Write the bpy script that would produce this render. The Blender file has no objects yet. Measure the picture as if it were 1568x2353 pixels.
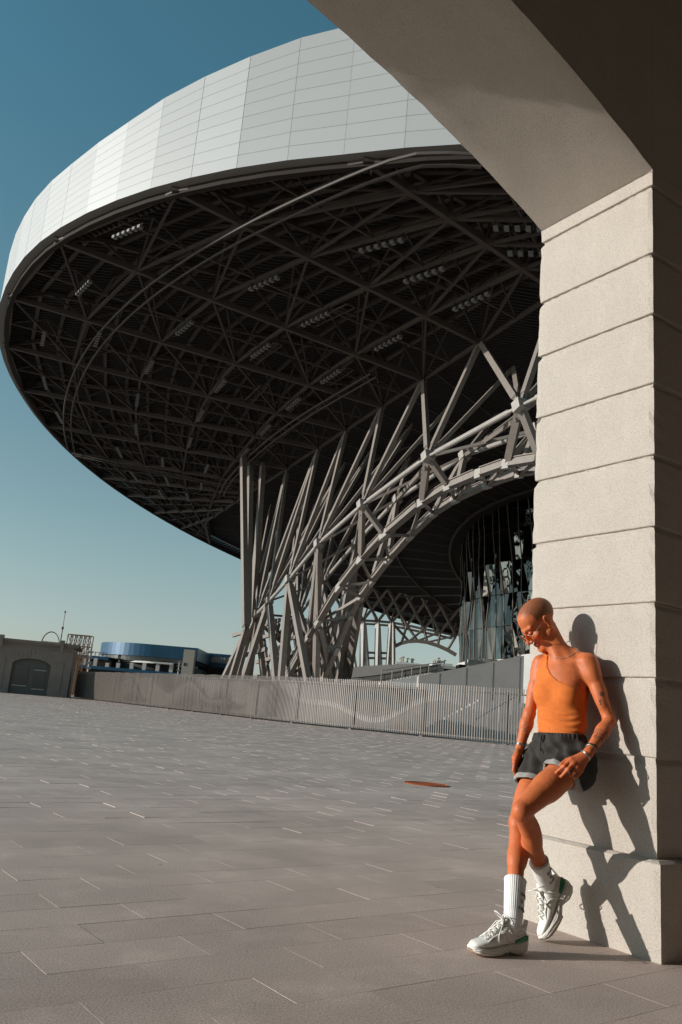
import bpy, math, random
import numpy as np
from mathutils import Vector, Matrix

C = bpy.context.scene.collection
sc = bpy.context.scene

# ---------------------------------------------------------------- camera, sky, sun, exposure
EYE = 1.0
FPX = 1900.0                       # focal length in pixels of a 1568 x 2353 picture
CX, CY = 784.0, 1176.5
def _n(v):
    v = np.array(v, float)
    return v / np.linalg.norm(v)
_up = _n([668.0, 7876.5, -FPX])    # world up seen from the camera (13 degrees of tilt, 5 of roll)
_fw = np.array([0, 0, -1.0])
_hf = _n(_fw - _up * _fw.dot(_up))
ROT = np.array([np.cross(_hf, _up), _hf, _up])
camd = bpy.data.cameras.new("camera")
camd.sensor_fit = 'HORIZONTAL'
camd.sensor_width = 36.0
camd.lens = 36.0 * FPX / 1568.0
camd.clip_start = 0.05
camd.clip_end = 6000
cam = bpy.data.objects.new("camera", camd)
C.objects.link(cam)
M4 = Matrix.Identity(4)
for i in range(3):
    for j in range(3):
        M4[i][j] = ROT[i][j]
M4.translation = Vector((0, 0, EYE))
cam.matrix_world = M4
sc.camera = cam

SUN_AZ, SUN_EL = -98.0, 14.0       # clockwise from the viewing direction; low evening sun
world = bpy.data.worlds.new("World")
sc.world = world
world.use_nodes = True
wn = world.node_tree
wn.nodes.clear()
sky = wn.nodes.new('ShaderNodeTexSky')
sky.sky_type = 'NISHITA'
sky.sun_disc = False
sky.sun_elevation = math.radians(SUN_EL)
sky.sun_rotation = math.radians(SUN_AZ)
sky.air_density = 1.0
sky.dust_density = 0.6
sky.ozone_density = 1.0
# the evening sky: Nishita brightness, its hue drawn to the teal of the picture above a pale grey horizon
bw = wn.nodes.new('ShaderNodeRGBToBW')
tcw = wn.nodes.new('ShaderNodeTexCoord')
sep = wn.nodes.new('ShaderNodeSeparateXYZ')
ramp = wn.nodes.new('ShaderNodeValToRGB')
ramp.color_ramp.elements[0].position = 0.0; ramp.color_ramp.elements[0].color = (.72, .78, .73, 1)
ramp.color_ramp.elements[1].position = .62; ramp.color_ramp.elements[1].color = (.27, 1.06, 1.58, 1)
e2 = ramp.color_ramp.elements.new(.16); e2.color = (.60, .93, .99, 1)
tint = wn.nodes.new('ShaderNodeVectorMath'); tint.operation = 'SCALE'
mixs = wn.nodes.new('ShaderNodeMix'); mixs.data_type = 'RGBA'
mixs.inputs['Factor'].default_value = .78
hsv = wn.nodes.new('ShaderNodeHueSaturation')
hsv.inputs['Hue'].default_value = 0.48
hsv.inputs['Saturation'].default_value = .9
bgn = wn.nodes.new('ShaderNodeBackground')
bgn.inputs['Strength'].default_value = 0.13
wo = wn.nodes.new('ShaderNodeOutputWorld')
wn.links.new(sky.outputs[0], hsv.inputs['Color'])
wn.links.new(sky.outputs[0], bw.inputs[0])
wn.links.new(tcw.outputs['Generated'], sep.inputs[0]); wn.links.new(sep.outputs['Z'], ramp.inputs[0])
wn.links.new(ramp.outputs[0], tint.inputs[0]); wn.links.new(bw.outputs[0], tint.inputs['Scale'])
wn.links.new(hsv.outputs[0], mixs.inputs['A']); wn.links.new(tint.outputs[0], mixs.inputs['B'])
wn.links.new(mixs.outputs['Result'], bgn.inputs['Color'])
wn.links.new(bgn.outputs[0], wo.inputs['Surface'])

sund = bpy.data.lights.new("sun", 'SUN')
sund.energy = 4.6
sund.angle = math.radians(0.5)
sund.color = (1.0, 0.95, 0.89)
sun = bpy.data.objects.new("sun", sund)
C.objects.link(sun)
_a, _e = math.radians(SUN_AZ), math.radians(SUN_EL)
SUNDIR = Vector((math.sin(_a) * math.cos(_e), math.cos(_a) * math.cos(_e), math.sin(_e)))
sun.rotation_euler = SUNDIR.to_track_quat('Z', 'Y').to_euler()
sc.view_settings.view_transform = 'Standard'
sc.view_settings.look = 'None'
sc.view_settings.exposure = 0.0
sc.view_settings.gamma = 1.0
sc.cycles.max_bounces = 6
sc.cycles.transparent_max_bounces = 8

# ---------------------------------------------------------------- helpers
def ray(x, y):
    return ROT @ np.array([(x - CX) / FPX, -(y - CY) / FPX, -1.0])
ORG = np.array([0, 0, EYE])
def at_z(x, y, z):
    d = ray(x, y)
    return ORG + d * ((z - EYE) / d[2])
def at_y(x, y, Y):
    d = ray(x, y)
    return ORG + d * (Y / d[1])
def at_plane(x, y, P0, N):
    d = ray(x, y)
    return ORG + d * ((P0 - ORG).dot(N) / d.dot(N))

class MB:
    """collects geometry for ONE mesh object"""
    def __init__(self):
        self.v, self.f = [], []
    def add(self, vs, fs):
        o = len(self.v)
        self.v += [tuple(map(float, p)) for p in vs]
        self.f += [tuple(i + o for i in f) for f in fs]
    def quad(self, a, b, c, d):
        self.add([a, b, c, d], [(0, 1, 2, 3)])
    def hexa(self, p):
        self.add(p, [(0, 3, 2, 1), (4, 5, 6, 7), (0, 1, 5, 4), (1, 2, 6, 5), (2, 3, 7, 6), (3, 0, 4, 7)])
    def box(self, lo, hi):
        x0, y0, z0 = lo; x1, y1, z1 = hi
        self.hexa([(x0, y0, z0), (x1, y0, z0), (x1, y1, z0), (x0, y1, z0), (x0, y0, z1), (x1, y0, z1), (x1, y1, z1), (x0, y1, z1)])
    def obox(self, c, ax, ay, az, sx, sy, sz):
        c, ax, ay, az = (np.array(q, float) for q in (c, ax, ay, az))
        p = []
        for k in (-.5, .5):
            for i, j in ((-.5, -.5), (.5, -.5), (.5, .5), (-.5, .5)):
                p.append(c + ax * sx * i + ay * sy * j + az * sz * k)
        self.hexa(p)
    def beam(self, p, q, w, h=None, up=(0, 0, 1), w2=None, h2=None):
        h = w if h is None else h
        w2 = w if w2 is None else w2
        h2 = h if h2 is None else h2
        p, q = np.array(p, float), np.array(q, float)
        d = q - p
        L = np.linalg.norm(d)
        if L < 1e-6: return
        d /= L
        u = np.array(up, float)
        if abs(d.dot(u)) > .98: u = np.array([1.0, 0, 0])
        s = _n(np.cross(d, u)); u = np.cross(s, d)
        pts = []
        for e, ww, hh in ((p, w, h), (q, w2, h2)):
            for i, j in ((-.5, -.5), (.5, -.5), (.5, .5), (-.5, .5)):
                pts.append(e + s * ww * i + u * hh * j)
        self.hexa(pts)
    def tube(self, pts, r, n=8, closed=False, caps=True):
        pts = [np.array(p, float) for p in pts]
        rr = r if hasattr(r, '__len__') else [r] * len(pts)
        m = len(pts)
        vs, fs = [], []
        prev = None
        for i, p in enumerate(pts):
            a = pts[(i - 1) % m] if (closed or i > 0) else p
            b = pts[(i + 1) % m] if (closed or i < m - 1) else p
            d = _n(b - a)
            if prev is None:
                ref = np.array([0, 0, 1.0]) if abs(d[2]) < .9 else np.array([1.0, 0, 0])
                s = _n(np.cross(d, ref))
            else:
                s = _n(prev - d * prev.dot(d))
            prev = s
            u = np.cross(d, s)
            for k in range(n):
                t = 2 * math.pi * k / n
                vs.append(p + (s * math.cos(t) + u * math.sin(t)) * rr[i])
        segs = m if closed else m - 1
        for i in range(segs):
            for k in range(n):
                a, b = i * n + k, i * n + (k + 1) % n
                c, d = ((i + 1) % m) * n + (k + 1) % n, ((i + 1) % m) * n + k
                fs.append((a, b, c, d))
        if caps and not closed:
            fs.append(tuple(range(n))[::-1]); fs.append(tuple(range((m - 1) * n, m * n)))
        self.add(vs, fs)
    def loft(self, rings, caps=True):
        n = len(rings[0]); vs = [p for r in rings for p in r]; fs = []
        for i in range(len(rings) - 1):
            for k in range(n):
                a, b = i * n + k, i * n + (k + 1) % n
                fs.append((a, b, b + n, a + n))
        if caps:
            fs.append(tuple(range(n))[::-1]); fs.append(tuple(range((len(rings) - 1) * n, len(rings) * n)))
        self.add(vs, fs)
    def build(self, name, material, parent=None, smooth=False, fix=True):
        me = bpy.data.meshes.new(name)
        me.from_pydata(self.v, [], self.f)
        if fix:
            import bmesh
            bm = bmesh.new(); bm.from_mesh(me)
            bmesh.ops.recalc_face_normals(bm, faces=bm.faces)
            bm.to_mesh(me); bm.free()
        if smooth:
            me.polygons.foreach_set('use_smooth', [True] * len(me.polygons))
        me.materials.append(material)
        o = bpy.data.objects.new(name, me)
        C.objects.link(o)
        if parent is not None: o.parent = parent
        return o

def thing(name, label, cat, loc=(0, 0, 0), group=None):
    """an Empty at the thing's base; parts are modelled in world space and keep their place"""
    o = bpy.data.objects.new(name, None)
    C.objects.link(o)
    o['label'] = label; o['category'] = cat
    if group: o['group'] = group
    return o
def tag(o, label, cat, group=None):
    o['label'] = label; o['category'] = cat
    if group: o['group'] = group
    return o
def structure(o):
    o['kind'] = 'structure'
    return o

def mat(name, col, rough=.6, metal=0.0, spec=.5, var=0.0, vscale=4.0, bump=0.0, bscale=60.0, bdetail=4.0, speck=None):
    """principled surface with procedural tone variation and relief"""
    m = bpy.data.materials.new(name); m.use_nodes = True
    nt = m.node_tree; b = nt.nodes['Principled BSDF']
    b.inputs['Base Color'].default_value = (*col, 1)
    b.inputs['Roughness'].default_value = rough
    b.inputs['Metallic'].default_value = metal
    b.inputs['Specular IOR Level'].default_value = spec
    tc = nt.nodes.new('ShaderNodeTexCoord')
    out = None
    if var > 0:
        nz = nt.nodes.new('ShaderNodeTexNoise'); nz.inputs['Scale'].default_value = vscale; nz.inputs['Detail'].default_value = 6
        nt.links.new(tc.outputs['Object'], nz.inputs['Vector'])
        mr = nt.nodes.new('ShaderNodeMapRange')
        mr.inputs['From Min'].default_value = .3; mr.inputs['From Max'].default_value = .7
        mr.inputs['To Min'].default_value = 1 - var; mr.inputs['To Max'].default_value = 1 + var
        nt.links.new(nz.outputs['Fac'], mr.inputs['Value'])
        mx = nt.nodes.new('ShaderNodeVectorMath'); mx.operation = 'SCALE'
        mx.inputs[0].default_value = col
        nt.links.new(mr.outputs[0], mx.inputs['Scale'])
        out = mx.outputs[0]
    if speck is not None:                     # pits and grains with a colour of their own
        sscale, samt = speck
        n2 = nt.nodes.new('ShaderNodeTexNoise'); n2.inputs['Scale'].default_value = sscale; n2.inputs['Detail'].default_value = 3
        nt.links.new(tc.outputs['Object'], n2.inputs['Vector'])
        m2 = nt.nodes.new('ShaderNodeMapRange')
        m2.inputs['From Min'].default_value = .34; m2.inputs['From Max'].default_value = .52
        m2.inputs['To Min'].default_value = 1 - samt; m2.inputs['To Max'].default_value = 1.0
        nt.links.new(n2.outputs['Fac'], m2.inputs['Value'])
        mx2 = nt.nodes.new('ShaderNodeVectorMath'); mx2.operation = 'SCALE'
        if out is None: mx2.inputs[0].default_value = col
        else: nt.links.new(out, mx2.inputs[0])
        nt.links.new(m2.outputs[0], mx2.inputs['Scale'])
        out = mx2.outputs[0]
    if out is not None: nt.links.new(out, b.inputs['Base Color'])
    if bump > 0:
        nb = nt.nodes.new('ShaderNodeTexNoise'); nb.inputs['Scale'].default_value = bscale; nb.inputs['Detail'].default_value = bdetail
        nt.links.new(tc.outputs['Object'], nb.inputs['Vector'])
        bp = nt.nodes.new('ShaderNodeBump'); bp.inputs['Strength'].default_value = 1.0; bp.inputs['Distance'].default_value = bump
        nt.links.new(nb.outputs['Fac'], bp.inputs['Height'])
        nt.links.new(bp.outputs[0], b.inputs['Normal'])
    return m

MT = {}
MT['stucco'] = mat('stucco', (.51, .455, .395), .9, spec=.3, var=.04, vscale=5, bump=.004, bscale=200, bdetail=5, speck=(190, .27))
MT['ground'] = mat('ground', (.34, .28, .24), .9, var=.2, vscale=.3)
MT['steel'] = mat('painted_steel', (.235, .202, .178), .5, .15, var=.08, vscale=1.5)
MT['steel_light'] = mat('galvanised_steel', (.40, .365, .335), .4, .25, var=.08, vscale=1.5)
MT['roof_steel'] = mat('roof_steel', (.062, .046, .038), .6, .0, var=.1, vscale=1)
MT['dark_steel'] = mat('dark_steel', (.035, .028, .024), .8, spec=.15)
MT['rim'] = mat('rim_metal', (.22, .20, .185), .6)
MT['white_conc'] = mat('white_concrete', (.52, .50, .475), .8, var=.06, vscale=.8)
MT['grey_conc'] = mat('grey_concrete', (.40, .36, .335), .8, var=.08, vscale=.6)
MT['slat'] = mat('pale_slat_paint', (.215, .18, .156), .45, .1, var=.05, vscale=3)
MT['fence_dark'] = mat('fence_steel', (.12, .11, .10), .6)
MT['pavilion_wall'] = mat('pavilion_plaster', (.27, .215, .185), .9, var=.1, vscale=.7, bump=.01, bscale=20)
MT['blue'] = mat('blue_cladding', (.012, .068, .13), .4, .2, var=.08, vscale=.3)
MT['beige'] = mat('beige_panel', (.36, .33, .28), .8, var=.05)
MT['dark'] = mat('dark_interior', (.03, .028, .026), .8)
MT['glass_dark'] = mat('dark_glass', (.02, .025, .025), .08, 0, spec=.8)
MT['rust'] = mat('rusty_iron', (.33, .085, .028), .8, .2, var=.3, vscale=30, bump=.01, bscale=80)
MT['lamp_white'] = mat('white_lamp_housing', (.17, .16, .15), .4)
MT['orange_paint'] = mat('orange_paint', (.22, .10, .035), .6)
MT['brown_steel'] = mat('brown_steel', (.20, .12, .08), .7)

def fascia_material():
    m = bpy.data.materials.new('aluminium_composite'); m.use_nodes = True
    nt = m.node_tree; b = nt.nodes['Principled BSDF']
    b.inputs['Roughness'].default_value = .5
    b.inputs['Metallic'].default_value = .12
    at = nt.nodes.new('ShaderNodeAttribute'); at.attribute_name = 'tone'
    mx = nt.nodes.new('ShaderNodeVectorMath'); mx.operation = 'SCALE'
    mx.inputs[0].default_value = (.40, .395, .382)
    nt.links.new(at.outputs['Fac'], mx.inputs['Scale'])
    nt.links.new(mx.outputs[0], b.inputs['Base Color'])
    return m
MT['fascia'] = fascia_material()

def deck_material():
    m = bpy.data.materials.new('corrugated_deck'); m.use_nodes = True
    nt = m.node_tree; b = nt.nodes['Principled BSDF']
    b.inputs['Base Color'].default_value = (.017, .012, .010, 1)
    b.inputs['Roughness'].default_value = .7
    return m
MT['deck'] = deck_material()

def paving_material():
    m = bpy.data.materials.new('granite_slabs'); m.use_nodes = True
    nt = m.node_tree; b = nt.nodes['Principled BSDF']
    b.inputs['Roughness'].default_value = .75
    b.inputs['Specular IOR Level'].default_value = .35
    at = nt.nodes.new('ShaderNodeAttribute'); at.attribute_name = 'tone'
    tc = nt.nodes.new('ShaderNodeTexCoord')
    n1 = nt.nodes.new('ShaderNodeTexNoise'); n1.inputs['Scale'].default_value = 130; n1.inputs['Detail'].default_value = 4
    n2 = nt.nodes.new('ShaderNodeTexNoise'); n2.inputs['Scale'].default_value = .7; n2.inputs['Detail'].default_value = 7; n2.inputs['Roughness'].default_value = .6
    for n_ in (n1, n2): nt.links.new(tc.outputs['Object'], n_.inputs['Vector'])
    r1 = nt.nodes.new('ShaderNodeMapRange'); r1.inputs['From Min'].default_value = .3; r1.inputs['From Max'].default_value = .7
    r1.inputs['To Min'].default_value = .66; r1.inputs['To Max'].default_value = 1.34
    r2 = nt.nodes.new('ShaderNodeMapRange'); r2.inputs['From Min'].default_value = .3; r2.inputs['From Max'].default_value = .7
    r2.inputs['To Min'].default_value = .82; r2.inputs['To Max'].default_value = 1.2
    nt.links.new(n1.outputs['Fac'], r1.inputs['Value']); nt.links.new(n2.outputs['Fac'], r2.inputs['Value'])
    p1 = nt.nodes.new('ShaderNodeMath'); p1.operation = 'MULTIPLY'
    p2 = nt.nodes.new('ShaderNodeMath'); p2.operation = 'MULTIPLY'
    # worn dark spots (old gum, drips) and broad stains of the stone
    vo = nt.nodes.new('ShaderNodeTexVoronoi'); vo.inputs['Scale'].default_value = 1.7
    nt.links.new(tc.outputs['Object'], vo.inputs['Vector'])
    rv = nt.nodes.new('ShaderNodeMapRange'); rv.inputs['From Min'].default_value = .020; rv.inputs['From Max'].default_value = .030
    rv.inputs['To Min'].default_value = .62; rv.inputs['To Max'].default_value = 1.0
    nt.links.new(vo.outputs['Distance'], rv.inputs['Value'])
    n3 = nt.nodes.new('ShaderNodeTexNoise'); n3.inputs['Scale'].default_value = 2.3; n3.inputs['Detail'].default_value = 8; n3.inputs['Roughness'].default_value = .65
    nt.links.new(tc.outputs['Object'], n3.inputs['Vector'])
    r3 = nt.nodes.new('ShaderNodeMapRange'); r3.inputs['From Min'].default_value = .52; r3.inputs['From Max'].default_value = .72
    r3.inputs['To Min'].default_value = 1.0; r3.inputs['To Max'].default_value = 1.22
    nt.links.new(n3.outputs['Fac'], r3.inputs['Value'])
    p3 = nt.nodes.new('ShaderNodeMath'); p3.operation = 'MULTIPLY'; p4 = nt.nodes.new('ShaderNodeMath'); p4.operation = 'MULTIPLY'
    nt.links.new(rv.outputs[0], p3.inputs[0]); nt.links.new(r3.outputs[0], p3.inputs[1])
    nt.links.new(p3.outputs[0], p4.inputs[0]); nt.links.new(at.outputs['Fac'], p4.inputs[1])
    nt.links.new(r1.outputs[0], p1.inputs[0]); nt.links.new(r2.outputs[0], p1.inputs[1])
    nt.links.new(p1.outputs[0], p2.inputs[0]); nt.links.new(p4.outputs[0], p2.inputs[1])
    mx = nt.nodes.new('ShaderNodeVectorMath'); mx.operation = 'SCALE'
    mx.inputs[0].default_value = (.485, .383, .328)
    nt.links.new(p2.outputs[0], mx.inputs['Scale'])
    nt.links.new(mx.outputs[0], b.inputs['Base Color'])
    bp = nt.nodes.new('ShaderNodeBump'); bp.inputs['Distance'].default_value = .0012; bp.inputs['Strength'].default_value = .6
    nt.links.new(n1.outputs['Fac'], bp.inputs['Height'])
    nt.links.new(bp.outputs[0], b.inputs['Normal'])
    return m
MT['paving'] = paving_material()

def facade_glass():
    m = bpy.data.materials.new('mirror_glass'); m.use_nodes = True
    nt = m.node_tree; b = nt.nodes['Principled BSDF']
    b.inputs['Base Color'].default_value = (.085, .085, .081, 1)
    b.inputs['Metallic'].default_value = 1.0
    b.inputs['Roughness'].default_value = .03
    tc = nt.nodes.new('ShaderNodeTexCoord')
    nz = nt.nodes.new('ShaderNodeTexNoise'); nz.inputs['Scale'].default_value = .45; nz.inputs['Detail'].default_value = 1.0
    nt.links.new(tc.outputs['Object'], nz.inputs['Vector'])
    bp = nt.nodes.new('ShaderNodeBump'); bp.inputs['Distance'].default_value = .13; bp.inputs['Strength'].default_value = .6
    nt.links.new(nz.outputs['Fac'], bp.inputs['Height'])
    nt.links.new(bp.outputs[0], b.inputs['Normal'])
    return m
MT['facade_glass'] = facade_glass()

rnd = random.Random(7)

# ---------------------------------------------------------------- ground and slab paving
g = MB()
g.quad((-3000, -3000, -.012), (3000, -3000, -.012), (3000, 3000, -.012), (-3000, 3000, -.012))
structure(g.build('ground', MT['ground'], fix=False))

def build_paving():
    azr = math.radians(53.5)
    lx = np.array([math.sin(azr), math.cos(azr)])          # along the slabs
    ly = np.array([math.sin(azr - math.pi / 2), math.cos(azr - math.pi / 2)])  # across the rows, away from the viewer
    org = np.array([-0.911, 3.283])
    TL, TW, GAP = .672, .30, .0016
    V, F, T = [], [], []
    rr = np.random.RandomState(3)
    for j in range(-14, 330):
        shift = (.5 if j % 2 else 0) * TL + rr.uniform(-.02, .02)
        i0, i1 = -190, 60
        for i in range(i0, i1):
            a0 = i * TL + shift; b0 = j * TW
            c = org + lx * (a0 + TL / 2) + ly * (b0 + TW / 2)
            if c[1] < -3 or c[1] > 100: continue
            az = math.atan2(c[0], max(c[1], .5))
            if c[0] < -.55 * max(c[1], 0) - 5.0 or c[0] > .30 * max(c[1], 0) + 5.0: continue
            if c[1] > 52 and c[0] > 8: continue
            d = c[1]
            if rr.rand() < .72: bev = rr.uniform(.0003, .0016)
            else: bev = rr.uniform(.0015, .0055)
            if d < 9: bev = min(bev, .0005 + .00022 * max(0, d - 2.5) * (rr.rand() < .3))
            calm = .4 if d < 7 else 1.0
            h = rr.normal(0, .0008) * calm; tx, ty = rr.normal(0, .0022, 2) * calm
            base = len(V)
            for lvl, ins in ((-.011, 0.0), (0.0, bev)):
                for sx, sy in ((0, 0), (1, 0), (1, 1), (0, 1)):
                    x = GAP / 2 + ins if sx == 0 else TL - GAP / 2 - ins
                    y = GAP / 2 + ins * .5 if sy == 0 else TW - GAP / 2 - ins * .5
                    p = org + lx * (a0 + x) + ly * (b0 + y)
                    z = lvl if ins == 0.0 else h + tx * (x - TL / 2) + ty * (y - TW / 2)
                    if ins == 0.0: z = -.004 - bev * .4
                    V.append((p[0], p[1], z))
            F += [(base + 4, base + 5, base + 6, base + 7), (base, base + 1, base + 5, base + 4), (base + 1, base + 2, base + 6, base + 5),
                  (base + 2, base + 3, base + 7, base + 6), (base + 3, base, base + 4, base + 7)]
            tone = rr.normal(1.0, .032)
            T += [tone] * 8
    me = bpy.data.meshes.new('plaza_paving'); me.from_pydata(V, [], F)
    at = me.attributes.new('tone', 'FLOAT', 'POINT'); at.data.foreach_set('value', T)
    me.materials.append(MT['paving'])
    o = bpy.data.objects.new('plaza_paving', me); C.objects.link(o)
    structure(o)
build_paving()

# ---------------------------------------------------------------- stone archway with the pier
PA = math.radians(-34.0)
TV = np.array([math.sin(PA), math.cos(PA), 0.0])           # through the passage, away from the viewer
WV = np.array([math.cos(PA), -math.sin(PA), 0.0])          # along the wall, to the right
NW = -WV                                                   # normal of the sunlit jamb
CORNER = np.array([1.677, 4.152, 0.0]) - 0 * NW            # a point of the jamb plane
PNEAR = np.array([1.646, 4.197, 0.0]); THK = .845
SPAN, SPRING = 7.6, 4.215
def aw(w, t, z):
    return PNEAR + WV * w + TV * t + np.array([0, 0, z])

def pier_profile():
    """(z, inset) pairs of the coursed jamb, bottom to top"""
    joints = [.898, 1.287, 1.671, 2.072, 2.467, 2.879, 3.297, 3.677, 4.115]
    pr = [(.437, 0.0)]
    for z in joints:
        pr += [(z - .040, 0.0), (z - .028, .002), (z - .010, .012), (z - .003, .016), (z + .006, .016), (z + .009, .003), (z + .013, 0.0)]
    pr.append((SPRING - .004, 0.0))
    return pr

def coursed_block(w0, w1, t0, t1, prof, nx=26, amp=.0004, seed=1):
    """ring loft round a rectangular plan with the groove profile and slightly uneven arrises"""
    mb = MB(); rr = np.random.RandomState(seed)
    plan = []
    def side(a, b, n):
        for k in range(n): plan.append((a[0] + (b[0] - a[0]) * k / n, a[1] + (b[1] - a[1]) * k / n))
    side((w0, t0), (w0, t1), nx); side((w0, t1), (w1, t1), 10); side((w1, t1), (w1, t0), 10); side((w1, t0), (w0, t0), 40)
    cw, ct = (w0 + w1) / 2, (t0 + t1) / 2
    zs = []
    for (za, ia), (zb, ib) in zip(prof[:-1], prof[1:]):
        n = max(1, int((zb - za) / .05))
        for k in range(n): zs.append((za + (zb - za) * k / n, ia + (ib - ia) * k / n))
    zs.append(prof[-1])
    rings = []
    for z, ins in zs:
        ring = []
        for w, t in plan:
            sw = (1 if w < cw else -1) if (abs(w - w0) < 1e-6 or abs(w - w1) < 1e-6) else 0
            st = (1 if t < ct else -1) if (abs(t - t0) < 1e-6 or abs(t - t1) < 1e-6) else 0
            corner = (sw != 0 and st != 0)
            j = rr.normal(0, amp) + (abs(rr.normal(0, .004)) if corner else 0)
            i2 = ins * (1 + rr.normal(0, .12)) if ins > 0 else 0
            ring.append(aw(w + sw * (i2 + j), t + st * (i2 + j), z))
        rings.append(ring)
    mb.loft(rings)
    return mb

arch = thing('stone_archway', 'pale stuccoed stone gateway with a coursed pier and a wide arch overhead', 'archway')
coursed_block(0, 5.0, 0, THK, pier_profile()).build('pier', MT['stucco'], arch, smooth=False)
coursed_block(-.058, 5.06, -.058, THK + .058, [(-.02, 0.0), (.40, 0.0), (.425, .004), (.437, .03), (.4372, .062)], seed=2).build('plinth', MT['stucco'], arch)
# the far pier on the other side of the opening, outside the picture
coursed_block(-SPAN - 4.0, -SPAN, 0, THK, pier_profile(), seed=3).build('pier', MT['stucco'], arch)
def build_vault():
    mb = MB(); rr = np.random.RandomState(5)
    R = (SPAN / 2) / math.sin(math.atan(.43)); zc = SPRING - R * math.cos(math.atan(.43))
    nw, ntt = 90, 14
    th = math.atan(.43)
    P = []
    for i in range(nw + 1):
        a = th * (1 - 2 * i / nw)                      # from the visible springing to the far one
        w = -SPAN / 2 + R * math.sin(a); z = zc + R * math.cos(a)
        row = []
        for k in range(ntt + 1):
            t = THK * k / ntt
            e = rr.normal(0, .003) if k in (0, ntt) else rr.normal(0, .0008)
            row.append((w, t, z + e + (.006 if k in (0, ntt) else 0)))
        P.append(row)
    vs = [aw(*q) for row in P for q in row]; fs = []
    for i in range(nw):
        for k in range(ntt):
            a = i * (ntt + 1) + k
            fs.append((a, a + 1, a + ntt + 2, a + ntt + 1))
    mb.add(vs, fs)
    top = 7.4
    for k in (0, ntt):                                 # the two wall faces above the opening
        t = 0 if k == 0 else THK
        for i in range(nw):
            a, b = P[i][k], P[i + 1][k]
            mb.quad(aw(a[0], t, a[2]), aw(b[0], t, b[2]), aw(b[0], t, top), aw(a[0], t, top))
    mb.quad(aw(0, 0, top), aw(-SPAN, 0, top), aw(-SPAN, THK, top), aw(0, THK, top))
    vo = mb.build('arch_vault', MT['stucco'], arch, fix=False)
    vo.data.polygons.foreach_set('use_smooth', [i < nw * ntt for i in range(len(vo.data.polygons))])
    for w0, w1 in ((0.002, 5.0), (-SPAN - 4.0, -SPAN - .002)):
        m2 = MB(); m2.hexa([aw(w0, 0, SPRING), aw(w1, 0, SPRING), aw(w1, THK, SPRING), aw(w0, THK, SPRING), aw(w0, 0, top), aw(w1, 0, top), aw(w1, THK, top), aw(w0, THK, top)])
        m2.build('wall', MT['stucco'], arch)
build_vault()
# the covered gallery behind the arch, where the viewer stands: ceiling and rear wall
m2 = MB()
m2.hexa([aw(-11.6, -6.5, 5.9), aw(5, -6.5, 5.9), aw(5, -.003, 5.9), aw(-11.6, -.003, 5.9), aw(-11.6, -6.5, 6.3), aw(5, -6.5, 6.3), aw(5, -.003, 6.3), aw(-11.6, -.003, 6.3)])
m2.build('ceiling', MT['stucco'], arch)
m2 = MB()
m2.hexa([aw(-11.6, -6.9, 0), aw(5, -6.9, 0), aw(5, -6.5, 0), aw(-11.6, -6.5, 0), aw(-11.6, -6.9, 6.3), aw(5, -6.9, 6.3), aw(5, -6.503, 6.3), aw(-11.6, -6.503, 6.3)])
m2.build('wall', MT['stucco'], arch)

for w0 in (-12.0, 5.003):                          # unseen end walls, added to shut skylight out and darken the gallery
    m2 = MB()
    m2.hexa([aw(w0, -6.9, 0), aw(w0 + .4, -6.9, 0), aw(w0 + .4, -.004, 0), aw(w0, -.004, 0), aw(w0, -6.9, 6.3), aw(w0 + .4, -6.9, 6.3), aw(w0 + .4, -.004, 6.3), aw(w0, -.004, 6.3)])
    m2.build('wall', MT['stucco'], arch)

# ---------------------------------------------------------------- drain cover in the paving
def build_drain():
    c = np.array([1.69, 13.55, -.002]); r = .34
    t = thing('manhole_cover', 'rusty red round iron cover set in the grey paving', 'manhole cover')
    mb = MB(); n = 40
    mb.tube([c + np.array([r * math.cos(2 * math.pi * k / n), r * math.sin(2 * math.pi * k / n), 0.004]) for k in range(n)], .014, 6, closed=True)
    mb.build('rim', MT['rust'], t)
    mb = MB()
    mb.add([c + np.array([r * math.cos(2 * math.pi * k / n), r * math.sin(2 * math.pi * k / n), 0]) for k in range(n)], [tuple(range(n))])
    for i in range(-5, 6):
        x = i * .056; hh = math.sqrt(max(r * r - x * x, .001)) * .95
        mb.beam(c + np.array([x, -hh, .002]), c + np.array([x, hh, .002]), .030, .018)
    for y in (-.12, .12):
        mb.beam(c + np.array([-.3, y, .008]), c + np.array([.3, y, .008]), .03, .014)
    mb.build('grate', MT['rust'], t)
build_drain()

# ---------------------------------------------------------------- slat fence along the plaza
FPATH = [(24.0, 40.5), (17.0, 41.8), (10.7, 44.3), (5.0, 48.4), (-2.2, 55.0), (-8.7, 65.0), (-15.5, 75.5), (-28.0, 95.5)]
def smooth_path(pts, step):
    """Catmull-Rom through the points, resampled at equal steps"""
    P = [np.array(p, float) for p in pts]
    P = [2 * P[0] - P[1]] + P + [2 * P[-1] - P[-2]]
    out = []
    for i in range(1, len(P) - 2):
        for k in range(40):
            t = k / 40
            out.append(.5 * ((2 * P[i]) + (-P[i - 1] + P[i + 1]) * t + (2 * P[i - 1] - 5 * P[i] + 4 * P[i + 1] - P[i + 2]) * t * t + (-P[i - 1] + 3 * P[i] - 3 * P[i + 1] + P[i + 2]) * t ** 3))
    out.append(P[-2]); out = np.array(out)
    s = np.concatenate([[0], np.cumsum(np.linalg.norm(np.diff(out, axis=0), axis=1))])
    q = np.arange(0, s[-1], step)
    return np.c_[np.interp(q, s, out[:, 0]), np.interp(q, s, out[:, 1])], q

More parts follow.
